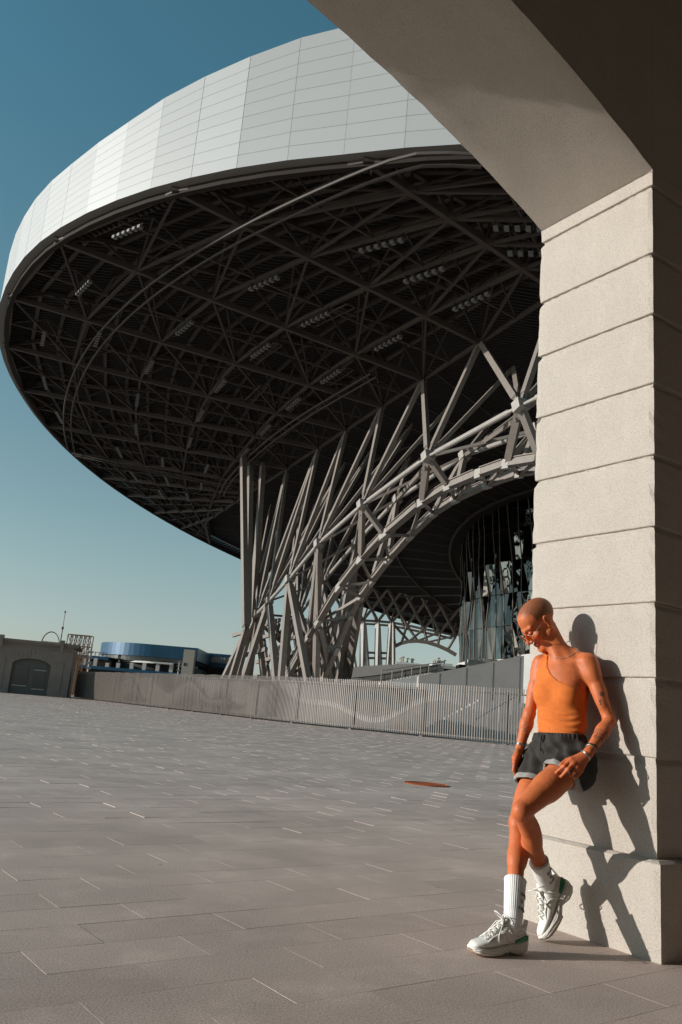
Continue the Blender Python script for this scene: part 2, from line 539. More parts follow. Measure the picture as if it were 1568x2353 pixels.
def build_fence():
    t = thing('slat_fence', 'long curved fence of pale upright slats bent into waves along the plaza edge', 'fence')
    pts, q = smooth_path(FPATH, .148)
    n = len(pts); H = 2.92; per = 34
    def nrm(i):
        a = pts[max(0, i - 1)]; b = pts[min(n - 1, i + 1)]; d = _n(b - a)
        return np.array([d[0], d[1], 0]), np.array([d[1], -d[0], 0]) * (1 if np.array([d[1], -d[0]]).dot(-pts[i]) > 0 else -1)
    def kink(s):
        return 1.50 + .62 * math.sin(s * .42 + .6) + .30 * math.sin(s * .93 + 2.0)
    def push(s):
        return .04 + .012 * math.sin(s * .31 + 1.0)
    for i0 in range(0, n - 4, per):
        mb = MB()
        i1 = min(n, i0 + per)
        for i in range(i0, i1):
            d, nn = nrm(i); p = np.array([pts[i][0], pts[i][1], 0])
            zk = kink(q[i]); off = push(q[i])
            prof = [(.10, .02), (zk - .16, off), (zk + .16, off * .55), (H + .015 * math.sin(i * 12.9), .0)]
            w, dp = .046 * rnd.uniform(.93, 1.05), .030
            ja = rnd.gauss(0, .035); d, nn = d * math.cos(ja) + nn * math.sin(ja), nn * math.cos(ja) - d * math.sin(ja)
            rings = []
            for z, o in prof:
                c = p + nn * (o + .06) + np.array([0, 0, z])
                rings.append([c - d * w / 2 - nn * dp / 2, c + d * w / 2 - nn * dp / 2, c + d * w / 2 + nn * dp / 2, c - d * w / 2 + nn * dp / 2])
            mb.loft(rings)
        mb.build('slat_panel', MT['slat'], t)
        # rails that carry the slats, and the post at the start of the bay
        for z in (.22, 2.62):
            mr = MB()
            for i in range(i0, i1 - 1, 4):
                j = min(i + 4, n - 1)
                a = np.array([*pts[i], z]); b = np.array([*pts[j], z])
                mr.beam(a - nrm(i)[1] * .03, b - nrm(j)[1] * .03, .05, .07)
            mr.build('rail', MT['fence_dark'], t)
        if pts[i0][0] < 7.0:                          # dark sheet added behind the slats to make the gaps look shaded
            ms = MB()
            for i in range(i0, i1 - 1, 4):
                j = min(i + 4, n - 1); a, b = nrm(i)[1] * -.16, nrm(j)[1] * -.16
                ms.hexa([np.array([*pts[i], .12]) + a, np.array([*pts[j], .12]) + b, np.array([*pts[j], .12]) + b * 1.1, np.array([*pts[i], .12]) + a * 1.1,
                         np.array([*pts[i], 2.7]) + a, np.array([*pts[j], 2.7]) + b, np.array([*pts[j], 2.7]) + b * 1.1, np.array([*pts[i], 2.7]) + a * 1.1])
            ms.build('gap_shade_sheet', MT['fence_dark'], t)
        d, nn = nrm(i0); p = np.array([*pts[i0], 0])
        mp = MB()
        mp.obox(p - nn * .12 + np.array([0, 0, 1.40]), d, nn, (0, 0, 1), .10, .12, 2.60)
        mp.obox(p + nn * .10 + np.array([0, 0, .03]), d, nn, (0, 0, 1), .22, .30, .06)
        mp.build('post', MT['fence_dark'], t)
build_fence()

# ---------------------------------------------------------------- low arcade building at the left
def build_left_building():
    t = thing('arcade_building', 'low grey plaster building with an arched double doorway and bracketed cornice', 'building')
    Y0 = 91.0
    xr = at_y(163, 1540, Y0)[0]
    ax = _n([1, .26, 0]); ay = np.array([-ax[1], ax[0], 0])
    O = np.array([xr, Y0, 0.0])
    def p(x, y, z): return O + ax * x + ay * y + np.array([0, 0, z])
    W, Hh, cx, hw, hs, rise = 24.0, 5.55, -4.05, 1.95, 3.15, .80
    # facade wall with an arched opening, 0.5 m thick
    mb = MB()
    def slab(x0, x1, z0, z1, y0=0, y1=.6, m=None):
        (m or mb).hexa([p(x0, y0, z0), p(x1, y0, z0), p(x1, y1, z0), p(x0, y1, z0), p(x0, y0, z1), p(x1, y0, z1), p(x1, y1, z1), p(x0, y1, z1)])
    slab(-W, cx - hw, 0, Hh); slab(cx + hw, 0, 0, Hh)
    n = 16
    for k in range(n):
        u0, u1 = -1 + 2 * k / n, -1 + 2 * (k + 1) / n
        za, zb = hs + rise * math.sqrt(1 - u0 * u0 * .92) - rise * .28, hs + rise * math.sqrt(1 - u1 * u1 * .92) - rise * .28
        xa, xb = cx + hw * u0, cx + hw * u1
        mb.hexa([p(xa, 0, za), p(xb, 0, zb), p(xb, .6, zb), p(xa, .6, za), p(xa, 0, Hh), p(xb, 0, Hh), p(xb, .6, Hh), p(xa, .6, Hh)])
    slab(-W, 0, 0, Hh, .602, 12.0)
    mb.build('wall', MT['pavilion_wall'], t)
    m = MB()                                            # voussoir ring round the arch, proud of the wall
    for k in range(11):
        u0, u1 = -1 + 2 * k / 11 + .012, -1 + 2 * (k + 1) / 11 - .012
        f = lambda u: hs + rise * math.sqrt(max(0, 1 - u * u * .92)) - rise * .28
        m.hexa([p(cx + hw * u0, -.03, f(u0) + .02), p(cx + hw * u1, -.03, f(u1) + .02), p(cx + hw * u1, 0, f(u1) + .02), p(cx + hw * u0, 0, f(u0) + .02),
                p(cx + hw * 1.28 * u0, -.03, f(u0) + .85), p(cx + hw * 1.28 * u1, -.03, f(u1) + .85), p(cx + hw * 1.28 * u1, 0, f(u1) + .85), p(cx + hw * 1.28 * u0, 0, f(u0) + .85)])
    m.build('arch_surround', MT['pavilion_wall'], t)
    m = MB()
    slab(-W - .3, .35, 4.85, 5.0, -.10, -.002, m); slab(-W - .3, .45, 5.25, 5.40, -.20, -.002, m); slab(-W - .3, .55, 5.40, 5.62, -.34, 12.2, m)
    m.build('cornice', MT['pavilion_wall'], t)
    for bx in (-1.25, -7.4):
        m = MB(); slab(bx - .16, bx + .16, 4.70, 5.85, -.62, -.345, m); slab(bx - .24, bx + .24, 5.63, 5.92, -.68, -.345, m)
        m.build('bracket', MT['pavilion_wall'], t)
    for bx in (-1.1, -7.0, -9.4):
        m = MB(); slab(bx - .28, bx + .28, .5, 3.6, -.07, -.002, m); m.build('pilaster', MT['pavilion_wall'], t)
    # the doors
    m = MB(); slab(cx - hw, cx + hw, 0, hs + rise, .45, .50, m); fr = m.build('door', MT['fence_dark'], t)
    for (x0, x1, z0, z1) in ((-1.6, -.25, .95, 3.05), (.35, 1.5, .75, 2.55), (.35, 1.5, 2.75, 3.25)):
        m = MB(); slab(cx + x0, cx + x1, z0, z1, .40, .448, m); m.build('glass', MT['glass_dark'], fr)
    for (x0, x1, z) in ((-1.7, -.2, .85), (.3, 1.6, .62), (.3, 1.6, 2.6)):
        m = MB(); slab(cx + x0, cx + x1, z - .05, z + .05, .36, .447, m); m.build('frame', MT['steel_light'], fr)
    # roof-top hoop, mast and lattice frame: each stands on the roof
    def hoop():
        mb = MB(); c = p(-2.95, 6, 5.62); r = 1.0
        for dy in (0, .5):
            pts = [c + ax * r * math.cos(a) * .98 + ay * dy + np.array([0, 0, max(0, r * 1.5 * math.sin(a))]) for a in np.linspace(0, math.pi, 20)]
            mb.tube(pts, .045, 6)
        for a in np.linspace(.2, math.pi - .2, 7):
            q = c + ax * r * math.cos(a) * .98 + np.array([0, 0, r * 1.5 * math.sin(a)])
            mb.tube([q, q + ay * .5], .03, 5)
        mb.tube([c - ax * 1.0 + np.array([0, 0, .35]), c + ax * 2.3 + np.array([0, 0, .35])], .03, 5)
        tag(mb.build('roof_hoop', MT['brown_steel']), 'thin metal hoop standing on the roof of the low plaster building', 'hoop')
    hoop()
    m = MB(); b = p(-1.85, 6, 5.62)
    m.tube([b, b + np.array([0, 0, 2.0])], .06, 6); m.tube([b + np.array([0, 0, 2.0]), b + np.array([0, 0, 3.9])], .035, 6)
    m.obox(b + np.array([0, 0, 2.05]), ax, ay, (0, 0, 1), .22, .22, .3); m.obox(b + np.array([0, 0, 3.9]), ax, ay, (0, 0, 1), .16, .16, .22)
    tag(m.build('antenna_mast', MT['brown_steel']), 'thin antenna mast above the roof edge of the low plaster building', 'mast')
build_left_building()

# ---------------------------------------------------------------- lattice scaffold beyond the low building
def build_lattice():
    t = thing('lattice_gantry', 'rusty lattice gantry of crossed bars behind the low plaster building', 'gantry')
    Y0 = 130.0
    x0, x1 = at_y(150, 1500, Y0)[0], at_y(203, 1500, Y0)[0]
    z0, z1 = at_y(175, 1510, Y0)[2], at_y(190, 1460, Y0)[2]
    m = MB(); nb = 5
    for yy in (Y0, Y0 + 1.6):
        for z in (z0, (z0 + z1) / 2, z1): m.beam((x0, yy, z), (x1, yy, z), .12)
        for k in range(nb + 1):
            x = x0 + (x1 - x0) * k / nb
            m.beam((x, yy, z0), (x, yy, z1), .11)
        for k in range(nb):
            xa, xb = x0 + (x1 - x0) * k / nb, x0 + (x1 - x0) * (k + 1) / nb
            zm = (z0 + z1) / 2
            m.beam((xa, yy, z0), (xb, yy, zm), .08); m.beam((xb, yy, zm), (xa, yy, z1), .08)
    for k in range(nb + 1):
        x = x0 + (x1 - x0) * k / nb
        for z in (z0, (z0 + z1) / 2, z1): m.beam((x, Y0, z), (x, Y0 + 1.6, z), .08)
    m.build('frame', MT['brown_steel'], t)
    m = MB()
    for x in (x0, (x0 + x1) / 2, x1):
        m.beam((x, Y0 + .8, 0), (x, Y0 + .8, z0), .25)
    m.build('leg', MT['brown_steel'], t)
build_lattice()

# ---------------------------------------------------------------- blue terraced building
def build_blue():
    t = thing('terrace_building', 'low building with a curved blue rooftop drum and open terraces', 'building')
    Y0 = 165.0
    def X(px, py=1520, Y=Y0): return at_y(px, py, Y)[0]
    def Z(px, py, Y=Y0): return at_y(px, py, Y)[2]
    def part(name, lo, hi, m, parent=t):
        mb = MB(); mb.box(lo, hi); return mb.build(name, m, parent)
    # main long slab bands
    def band(pxa, pxb, ya, yb, Y, dep, m, name):
        mb = MB()
        A = at_y(pxa, ya, Y); B = at_y(pxb, yb[0], Y); h = yb[1]
        z0, z1 = A[2], B[2]
        zt = (z0 + z1) / 2
        mb.box((A[0], Y, zt - h), (B[0], Y + dep, zt))
        return mb.build(name, m, t)
    # rounded blue upper drum: plan = slab with a round left end
    xl, xr = at_y(237, 1492, Y0 + 14)[0], X(452)
    zt, zb = Z(330, 1479), Z(330, 1508)
    def rounded(xl, xr, z0, z1, Y, dep, seg=18, rad=None):
        rad = rad or dep
        pts = []
        for k in range(seg + 1):
            a = math.pi - (math.pi / 2) * k / seg
            pts.append((xl + rad + rad * math.cos(a), Y + dep - dep * math.sin(a)))
        pts.append((xr, Y)); pts.append((xr, Y + dep + 10)); pts.append((xl, Y + dep + 10))
        mb = MB(); mb.loft([[(x, y, z0) for x, y in pts], [(x, y, z1) for x, y in pts]]); return mb
    rounded(xl, xr, zb, zt, Y0, 14, rad=13).build('roof_drum', MT['blue'], t)
    rounded(xl + 1.0, xr - .5, Z(330, 1519), zb - .02, Y0 + .8, 12, rad=12).build('glazing', MT['glass_dark'], t)
    rounded(X(245), xr - 8, Z(330, 1523), Z(330, 1519), Y0 - 1.6, 14, rad=13).build('terrace_slab', MT['white_conc'], t)
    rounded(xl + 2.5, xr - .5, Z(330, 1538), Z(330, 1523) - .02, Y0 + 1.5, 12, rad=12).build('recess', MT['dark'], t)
    part('lower_band', (X(148), Y0 - 2.0, Z(300, 1545)), (xr, Y0 + 3, Z(300, 1538)), MT['blue'])
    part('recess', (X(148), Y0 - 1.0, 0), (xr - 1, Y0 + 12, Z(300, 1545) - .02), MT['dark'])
    # left wing with its blue band
    part('upper_band', (X(150), Y0 + 1, Z(200, 1513)), (X(245), Y0 + 9, Z(200, 1505)), MT['blue'])
    part('wing', (X(150), Y0 + 3, Z(200, 1538)), (X(247), Y0 + 10, Z(200, 1513) - .02), MT['brown_steel'])
    for k, px in enumerate((168, 196, 222, 250, 275, 306, 335, 366, 397, 425)):
        mb = MB(); x = X(px); mb.box((x - .35, Y0 - .9, 0), (x + .35, Y0 - .2, Z(px, 1513 if px < 240 else 1524)))
        mb.build('column', MT['white_conc'], t)
    part('stair_tower', (X(428), Y0 - 4, 0), (X(453), Y0 - 2.2, Z(440, 1496)), MT['beige'])
    part('window', (X(431), Y0 - 4.06, Z(436, 1533)), (X(436), Y0 - 4.004, Z(436, 1526)), MT['dark'])
    mb = MB()
    for px in range(192, 238, 9):
        x = X(px); mb.beam((x, Y0 + 2, Z(210, 1505)), (x, Y0 + 2, Z(210, 1497)), .12)
    mb.beam((X(192), Y0 + 2, Z(210, 1497)), (X(237), Y0 + 2, Z(210, 1497)), .12)
    mb.build('roof_railing', MT['brown_steel'], t)
    # right wing: second blue building with pale windows
    t2 = thing('office_building', 'blue flat-roofed building with a row of pale windows behind the steel legs', 'building')
    Y1 = 185.0
    mb = MB(); mb.box((at_y(455, 1530, Y1)[0], Y1, 0), (at_y(545, 1530, Y1)[0], Y1 + 12, at_y(500, 1534, Y1)[2])); mb.build('wall', MT['dark'], t2)
    mb = MB(); mb.box((at_y(455, 1530, Y1)[0], Y1 - .6, at_y(500, 1534, Y1)[2] + .01), (at_y(545, 1530, Y1)[0], Y1 + 11, at_y(500, 1524, Y1)[2])); mb.build('lower_band', MT['blue'], t2)
    mb = MB(); mb.box((at_y(452, 1510, Y1)[0], Y1 + .2, at_y(500, 1524, Y1)[2] + .01), (at_y(528, 1530, Y1)[0], Y1 + 11, at_y(500, 1509, Y1)[2])); mb.build('upper_storey', MT['steel_light'], t2)
    mb = MB(); mb.box((at_y(452, 1510, Y1)[0], Y1 - .3, at_y(500, 1509, Y1)[2] + .01), (at_y(540, 1530, Y1)[0], Y1 + 12, at_y(500, 1502.5, Y1)[2])); mb.build('roof_band', MT['blue'], t2)
    for px in range(486, 522, 6):
        mb = MB(); x = at_y(px, 1515, Y1)[0]; mb.box((x - .18, Y1 - .2, at_y(500, 1522, Y1)[2]), (x + .18, Y1 + .18, at_y(500, 1511, Y1)[2])); mb.build('mullion', MT['white_conc'], t2)
build_blue()

def lamp_post(px_base, px_top, Y, label):
    b = at_y(*px_base, Y); tp = at_y(*px_top, Y)
    b[2] = 0; x = tp[0]
    t = thing('light_mast', label, 'lamp post')
    m = MB(); m.tube([(x, Y, 0), (x, Y, tp[2])], [.14, .09], 8); m.build('pole', MT['white_conc'], t)
    m = MB()
    for k in range(4):
        m = MB(); m.box((x - .32, Y - .12, tp[2] - .3 - k * .75), (x + .32, Y + .12, tp[2] - .02 - k * .75)); m.build('lamp_head', MT['lamp_white'], t)
lamp_post((203, 1543), (209, 1496), 120.0, 'white light mast rising above the fence near the lattice gantry')
lamp_post((411, 1545), (413, 1519), 150.0, 'short white light mast in front of the beige stair tower')
def build_orange():
    m = MB(); Y = 140.0
    A, B = at_y(183, 1543, Y), at_y(188, 1499, Y)
    for dx in (-.35, .35):
        for dy in (0, .6): m.beam((B[0] + dx, Y + dy, 0), (B[0] + dx, Y + dy, B[2]), .09)
    z = .5; k = 0
    while z < B[2] - .8:
        m.beam((B[0] - .35, Y, z), (B[0] + .35, Y, z + .8), .07); m.beam((B[0] + .35, Y + .6, z), (B[0] - .35, Y + .6, z + .8), .07)
        z += .8
    tag(m.build('ladder_tower', MT['orange_paint']), 'slim orange ladder tower in front of the blue terrace building', 'ladder tower')
build_orange()

# ---------------------------------------------------------------- the great canopy: a tilted disc on a steel arch
RC = np.array([32.0, 121.2]); RR = 79.7
def rimz(x, y): return 41.0 - .18 * x - .07 * y
DRK = [(-161, .2), (-155, -.2), (-148, 0), (-138, .4), (-128, .8), (-118, .75), (-104, .55), (-95, .35), (-85, .5), (-72, 1.0), (-50, 1.4), (-40, 1.3), (0, 1), (140, .2)]
def rim_pt(ang, r=RR):
    a = math.radians(ang); r = r + float(np.interp(ang, [k[0] for k in DRK], [k[1] for k in DRK]))
    x, y = RC[0] + r * math.sin(a), RC[1] + r * math.cos(a)
    return np.array([x, y, rimz(x, y)])
HK = [(-220, 13), (-190, 12.5), (-170, 12.0), (-160, 11.3), (-151.6, 10.4), (-147.5, 9.6), (-143, 8.7), (-138, 7.4), (-132, 6.6), (-118, 6.4), (-112, 5.8), (-107, 5.0), (-97, 4.0), (-80, 2.6), (-60, 1.7), (140, 13)]
def fas_h(ang): return float(np.interp(ang, [k[0] for k in HK], [k[1] for k in HK]))
def deck_z(x, y, r=None):
    r = math.hypot(x - RC[0], y - RC[1])
    return rimz(x, y) + 1.5 + (RR - r) * .125
canopy = thing('canopy_hall', 'vast white-rimmed saucer canopy on a lattice of inclined steel struts', 'canopy hall')

def build_fascia():
    V, F, T = [], [], []
    back = MB(); rr = np.random.RandomState(11)
    step = 3.2; a = -151.6 - step * 60
    angs = [-151.6 + step * k for k in range(-19, 90)]
    for a0, a1 in zip(angs[:-1], angs[1:]):
        p, q = rim_pt(a0), rim_pt(a1); h0, h1 = fas_h(a0), fas_h(a1)
        d = q - p; nrm = _n([q[1] - p[1], -(q[0] - p[0]), 0])
        if nrm[:2].dot(np.array(p[:2]) - RC) < 0: nrm = -nrm
        rows = 9; gap = .011
        tone = rr.normal(1, .075)
        yaw = rr.normal(0, .012)
        for k in range(rows):
            o = len(V)
            for u, v in ((0, 0), (1, 0), (1, 1), (0, 1)):
                uu = (.012 if u == 0 else 4.45 - .012) / 4.45
                h = h0 + (h1 - h0) * uu
                z = h * (k + v) / rows + (gap if v == 0 else -gap)
                pt = p + d * uu + np.array([0, 0, z]) + nrm * (.05 + yaw * (uu - .5))
                V.append(tuple(pt))
            F.append((o, o + 1, o + 2, o + 3)); T += [tone + rr.normal(0, .008)] * 4
        e = np.array([0, 0, .01])
        ph0, ph1 = p + np.array([0, 0, h0 - .02]), q + np.array([0, 0, h1 - .02])
        i = -nrm * .9
        back.hexa([p + e, q + e, q + e + i, p + e + i, ph0, ph1, ph1 + i, ph0 + i])
    me = bpy.data.meshes.new('fascia'); me.from_pydata(V, [], F)
    at = me.attributes.new('tone', 'FLOAT', 'POINT'); at.data.foreach_set('value', T)
    me.materials.append(MT['fascia'])
    o = bpy.data.objects.new('fascia', me); C.objects.link(o); o.parent = canopy
    back.build('fascia_backing', MT['rim'], canopy)
build_fascia()

def build_deck():
    """corrugated roof sheet: ribs run along one direction across the whole disc"""
    az = math.radians(96); u = np.array([math.sin(az), math.cos(az)]); v = np.array([-u[1], u[0]])
    mb = MB(); pitch = .62; N = int(79 / pitch)
    for k in range(-N, N):
        q0 = k * pitch
        for qa, qb, za, zb in ((q0, q0 + .26, 0, 0), (q0 + .26, q0 + .34, 0, .22), (q0 + .34, q0 + .54, .22, .22), (q0 + .54, q0 + pitch, .22, 0)):
            L = math.sqrt(max(1, 79.0 ** 2 - q0 ** 2)); m = 14
            ss = np.linspace(-L, L, m + 1)
            vs = []
            for s in ss:
                for q, z in ((qa, za), (qb, zb)):
                    c = RC + u * s + v * q
                    vs.append((c[0], c[1], deck_z(c[0], c[1]) + z))
            mb.add(vs, [(2 * i, 2 * i + 1, 2 * i + 3, 2 * i + 2) for i in range(m)])
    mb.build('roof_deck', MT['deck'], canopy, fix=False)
    # weather skin above it
    mb = MB(); n = 72
    ring = [rim_pt(360 * k / n, 79.2) for k in range(n)]
    vs = [tuple(p + np.array([0, 0, 1.9 + .0])) for p in ring]; c = np.array([RC[0], RC[1], deck_z(*RC) + 1.2])
    vs.append(tuple(c)); mb.add(vs, [(k, (k + 1) % n, n) for k in range(n)])
    mb.build('roof_skin', MT['rim'], canopy, fix=False)
build_deck()

HA = np.array([11.2, 68.5]); HU = _n(np.array([-15.5, 132.2]) - HA)
HN = np.array([-HU[1], HU[0]])                     # towards the viewer's left, outside the arch
HN3 = np.array([HN[0], HN[1], 0.0]); HA3 = np.array([HA[0], HA[1], 0.0])
def head(s, off=0.0):
    p = HA + HU * s + HN * off
    return np.array([p[0], p[1], rimz(*p) + .05])
CH = [(-207, -50), (-194, -37), (-181, -24), (-168.3, -11.5), (-155.9, 0), (-143.5, 0.6), (-130.8, 10.4), (-118.5, 19.6), (-107.8, 29.4), (-97.4, 38.4), (-87.9, 50.3), (-79.8, 61.8),
      (-72.2, 69.0), (-66.2, 76), (-60, 83), (-54, 90), (-48, 97), (-42, 104)]
CH = [(-194, -37), (-181, -24), (-168.3, -11.5), (-155.9, -11), (-143.5, 0), (-130.8, 10.4), (-118.5, 19.6), (-107.8, 29.4), (-97.4, 38.4), (-87.9, 50.3), (-79.8, 61.8), (-72.2, 69.0), (-66.2, 76), (-60, 83), (-54, 90), (-48, 97)]
FR = [0.0, .2, .4, .6, .8, 1.0]
def B(k, f):
    a, s = CH[k]; p = rim_pt(a, RR - .9); h = head(s)
    q = p + (h - p) * f
    return np.array([q[0], q[1], rimz(q[0], q[1])])
def Bm(k, f, t):                                   # between neighbouring chords
    q = B(k, f) * (1 - t) + B(k + 1, f) * t
    return q
def T(q, d=.35): return np.array([q[0], q[1], deck_z(q[0], q[1]) - d])

def build_roof_frames():
    nk = len(CH)
    for k in range(nk):
        mb = MB()
        mb.beam(B(k, 0), B(k, 1), .40, .55)
        for i in range(10):
            mb.beam(T(B(k, i / 10)), T(B(k, (i + 1) / 10)), .36, .5)
        for i, f in enumerate(FR[:-1]):
            fm = f + .1
            mb.beam(B(k, f), T(B(k, fm)), .17, .24); mb.beam(T(B(k, fm)), B(k, FR[i + 1]), .17, .24)
        for f in FR: mb.beam(B(k, f), T(B(k, f)), .20)
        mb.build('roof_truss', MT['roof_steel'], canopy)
        # gusset plates where the members meet
        for f in FR:
            mg = MB(); mg.obox(B(k, f), (1, 0, 0), (0, 1, 0), (0, 0, 1), .8, .8, .40)
            mg.build('gusset', MT['roof_steel'], canopy)
    for i, f in enumerate(FR):
        mb = MB()
        for k in range(nk - 1):
            mb.beam(B(k, f), B(k + 1, f), .26 if f > 0 else .50, .34)
            if f < .95:                            # light secondary bracing between the main frames
                g = f + .1
                pass
                mb.beam(Bm(k, f, .5), T(Bm(k, g, .5)), .13); mb.beam(T(Bm(k, g, .5)), Bm(k, min(f + .2, 1), .5), .13)
                mb.beam(Bm(k, f, .5), Bm(k, min(f + .2, 1), .5), .16)
            if f < 1:
                f2 = FR[i + 1]
                mb.beam(B(k, f), B(k + 1, f2), .20, .26)
            m = Bm(k, f, .5); tm = T(m)
            mb.beam(B(k, f), tm, .17); mb.beam(B(k + 1, f), tm, .17)
            if 0 < f:
                mb.beam(B(k + 1, f), T(Bm(k, f - .1, .5)), .16)
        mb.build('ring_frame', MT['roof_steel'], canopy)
    for j in range(1, 15):                         # purlins under the sheet
        mb = MB()
        for k in range(nk - 1):
            f = j / 14
            a, b = T(B(k, f), .22), T(B(k + 1, f), .22); mid = T((a + b) / 2, .22)
            mb.beam(a, mid, .42, .40); mb.beam(mid, b, .42, .40)
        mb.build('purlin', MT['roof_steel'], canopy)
    # edge gutter, brackets and the inspection rails that follow the rim
    mb = MB()
    for a in range(-195, 150, 3):
        p, q = rim_pt(a, RR - 1.0), rim_pt(a + 3, RR - 1.0)
        mb.beam(p + np.array([0, 0, .1]), q + np.array([0, 0, .1]), .5, .9)
    mb.build('rim_beam', MT['dark_steel'], canopy)
    mb = MB()
    for k in range(300):
        a = -195 + k * .6
        p, q = rim_pt(a, RR - .2), rim_pt(a, RR - 3.0)
        mb.beam(p + np.array([0, 0, .35]), q + np.array([0, 0, .95]), .14, .2)
    mb.build('rim_bracket', MT['dark_steel'], canopy)['kind'] = 'stuff'
    ARC1 = [(7.0, 45.9), (3.4, 47.0)] + [(107.21 + 155.7 * math.sin(math.radians(a)), 162.61 + 155.7 * math.cos(math.radians(a))) for a in np.linspace(-136.8, -100.7, 16)]
    for r1 in ((ARC1, 1),
               ([(2.1, 78.4), (-6.1, 94.8), (-12.5, 110.0), (-17.8, 125.2), (-20.2, 134.3)], 0),
               ([(-45.6, 133.6), (-31, 131.0), (-16.4, 128.4)], 1)):
        pts, q = smooth_path(r1[0], 2.0)
        for side in ((-.55, .55) if r1[1] else (-.35, .35)):
            m = MB(); pp = []
            for i in range(len(pts)):
                d = _n(pts[min(i + 1, len(pts) - 1)] - pts[max(i - 1, 0)])
                c = pts[i] + np.array([-d[1], d[0]]) * side
                pp.append((c[0], c[1], rimz(c[0], c[1]) - .75))
            m.tube(pp, .12, 6)
            m.build('inspection_rail', MT['roof_steel'], canopy)
        for i in range(0, len(pts), 4):
            m = MB(); z = rimz(*pts[i])
            m.beam((pts[i][0], pts[i][1], z - .75), (pts[i][0], pts[i][1], z + .3), .12)
            m.build('rail_hanger', MT['roof_steel'], canopy)
    # maintenance ladders lying along the lower chords
    for k, f0 in ((4, .62), (5, .62), (5, .82), (6, .7)):
        m = MB(); a, b = Bm(k, f0, .25), Bm(k, f0 + .0, .75)
        side = _n(np.cross(b - a, (0, 0, 1)))
        for s in (-.45, .45): m.beam(a + side * s - (0, 0, .5), b + side * s - (0, 0, .5), .10)
        for j in range(7):
            c = a + (b - a) * j / 6 - np.array([0, 0, .5]); m.beam(c - side * .45, c + side * .45, .08)
        m.build('catwalk', MT['roof_steel'], canopy)
build_roof_frames()

def build_floodlights():
    spots = [(4, .04, .5), (4, .4, .42), (4, .6, .6), (3, .4, .45), (3, .6, .5), (5, .12, .4), (5, .4, .5), (5, .6, .45), (5, .8, .5), (6, .1, .5), (6, .24, .2), (6, .4, .5), (6, .6, .5), (6, .8, .45),
             (7, .1, .55), (7, .4, .45), (7, .6, .5), (7, .8, .5), (8, .1, .5), (8, .4, .4), (8, .6, .5), (8, .8, .5), (9, .3, .4), (9, .5, .5), (9, .7, .45), (10, .3, .5), (10, .5, .5), (10, .7, .5), (11, .4, .5), (11, .6, .5), (4, .8, .5), (3, .8, .5), (2, .4, .5), (2, .6, .5)]
    for k, f, t in spots:
        a, b = Bm(k, f, 0), Bm(k, f, 1)
        d = _n(b - a); c = a + (b - a) * t - np.array([0, 0, .55]); s = _n(np.cross(d, (0, 0, 1)))
        m = MB(); m.beam(c - d * 2.3, c + d * 2.3, .10)
        for x in (-2.0, 2.0): m.beam(c + d * x, c + d * x + np.array([0, 0, .6]), .08)
        row = m.build('floodlight_row', MT['dark_steel'], canopy)
        for j in range(6):
            q = c + d * (-1.9 + j * .76) - np.array([0, 0, .22])
            m = MB(); m.obox(q, d, s, (0, 0, 1), .36, .40, .26); m.build('lamp', MT['lamp_white'], row)
build_floodlights()

# ---------------------------------------------------------------- the inclined steel arch that carries the canopy
def c4(x, y): return ((800 + x * .8036) * .6125, (1500 + y * .8036) * .6125)
def hp(x, y, off):
    px = c4(x, y)
    return at_plane(px[0], px[1], HA3 + HN3 * off, HN3)
def sh(p):                                         # (distance along the arch, height, offset)
    p = np.array(p); d = p - HA3
    return d.dot(np.array([HU[0], HU[1], 0])), p[2], d.dot(HN3)
def wp(s, z, off):
    q = HA + HU * s + HN * off
    return np.array([q[0], q[1], z])
def strut(name, p, q, w=.62, h=None, neck=(.07, .05), m=None, up=(.42, -.906, .05), parent=None):
    """box strut with slimmer pinned ends, as the picture shows"""
    h = h or w; mb = MB(); p, q = np.array(p), np.array(q); d = q - p; L = np.linalg.norm(d); d = d / L
    a, b = p + d * L * neck[0], q - d * L * neck[1]
    mb.beam(a, b, w, h, up)
    s = _n(np.cross(d, up))
    for sgn in (-.22, .22):
        mb.beam(p + s * w * sgn, a + s * w * sgn + d * .05, .10, h * .62, up); mb.beam(b + s * w * sgn - d * .05, q + s * w * sgn, .10, h * .62, up)
    mb.obox(a - d * .12, s, np.cross(d, s), d, w * .8, h * .8, .14); mb.obox(b + d * .12, s, np.cross(d, s), d, w * .8, h * .8, .14)
    return mb.build(name, m or MT['steel'], parent or canopy)

FN = [hp(x, y, 3.5) for x, y in [(1435, 28), (1003, 265), (697, 490), (493, 672), (355, 838), (262, 940), (205, 1000), (160, 1065)]]
RN = [hp(x, y, -3.5) for x, y in [(1510, 140), (1175, 260), (860, 465), (670, 665)]]
RN += [wp(41.5, 17.3, -3.5), wp(49.5, 13.2, -3.5), wp(55, 9.8, -3.5)]
LA = [hp(x, y, 1.0) for x, y in [(1530, 275), (1375, 300), (1245, 345), (1100, 405), (975, 480), (800, 630), (690, 745), (590, 875), (490, 1040), (445, 1110), (345, 1290)]]
LB = [hp(x, y, -2.2) for x, y in [(1530, 330), (1430, 345), (1280, 395), (1130, 465), (1030, 530), (920, 635), (820, 745), (740, 850), (690, 920), (640, 1010), (575, 1170), (520, 1300)]]
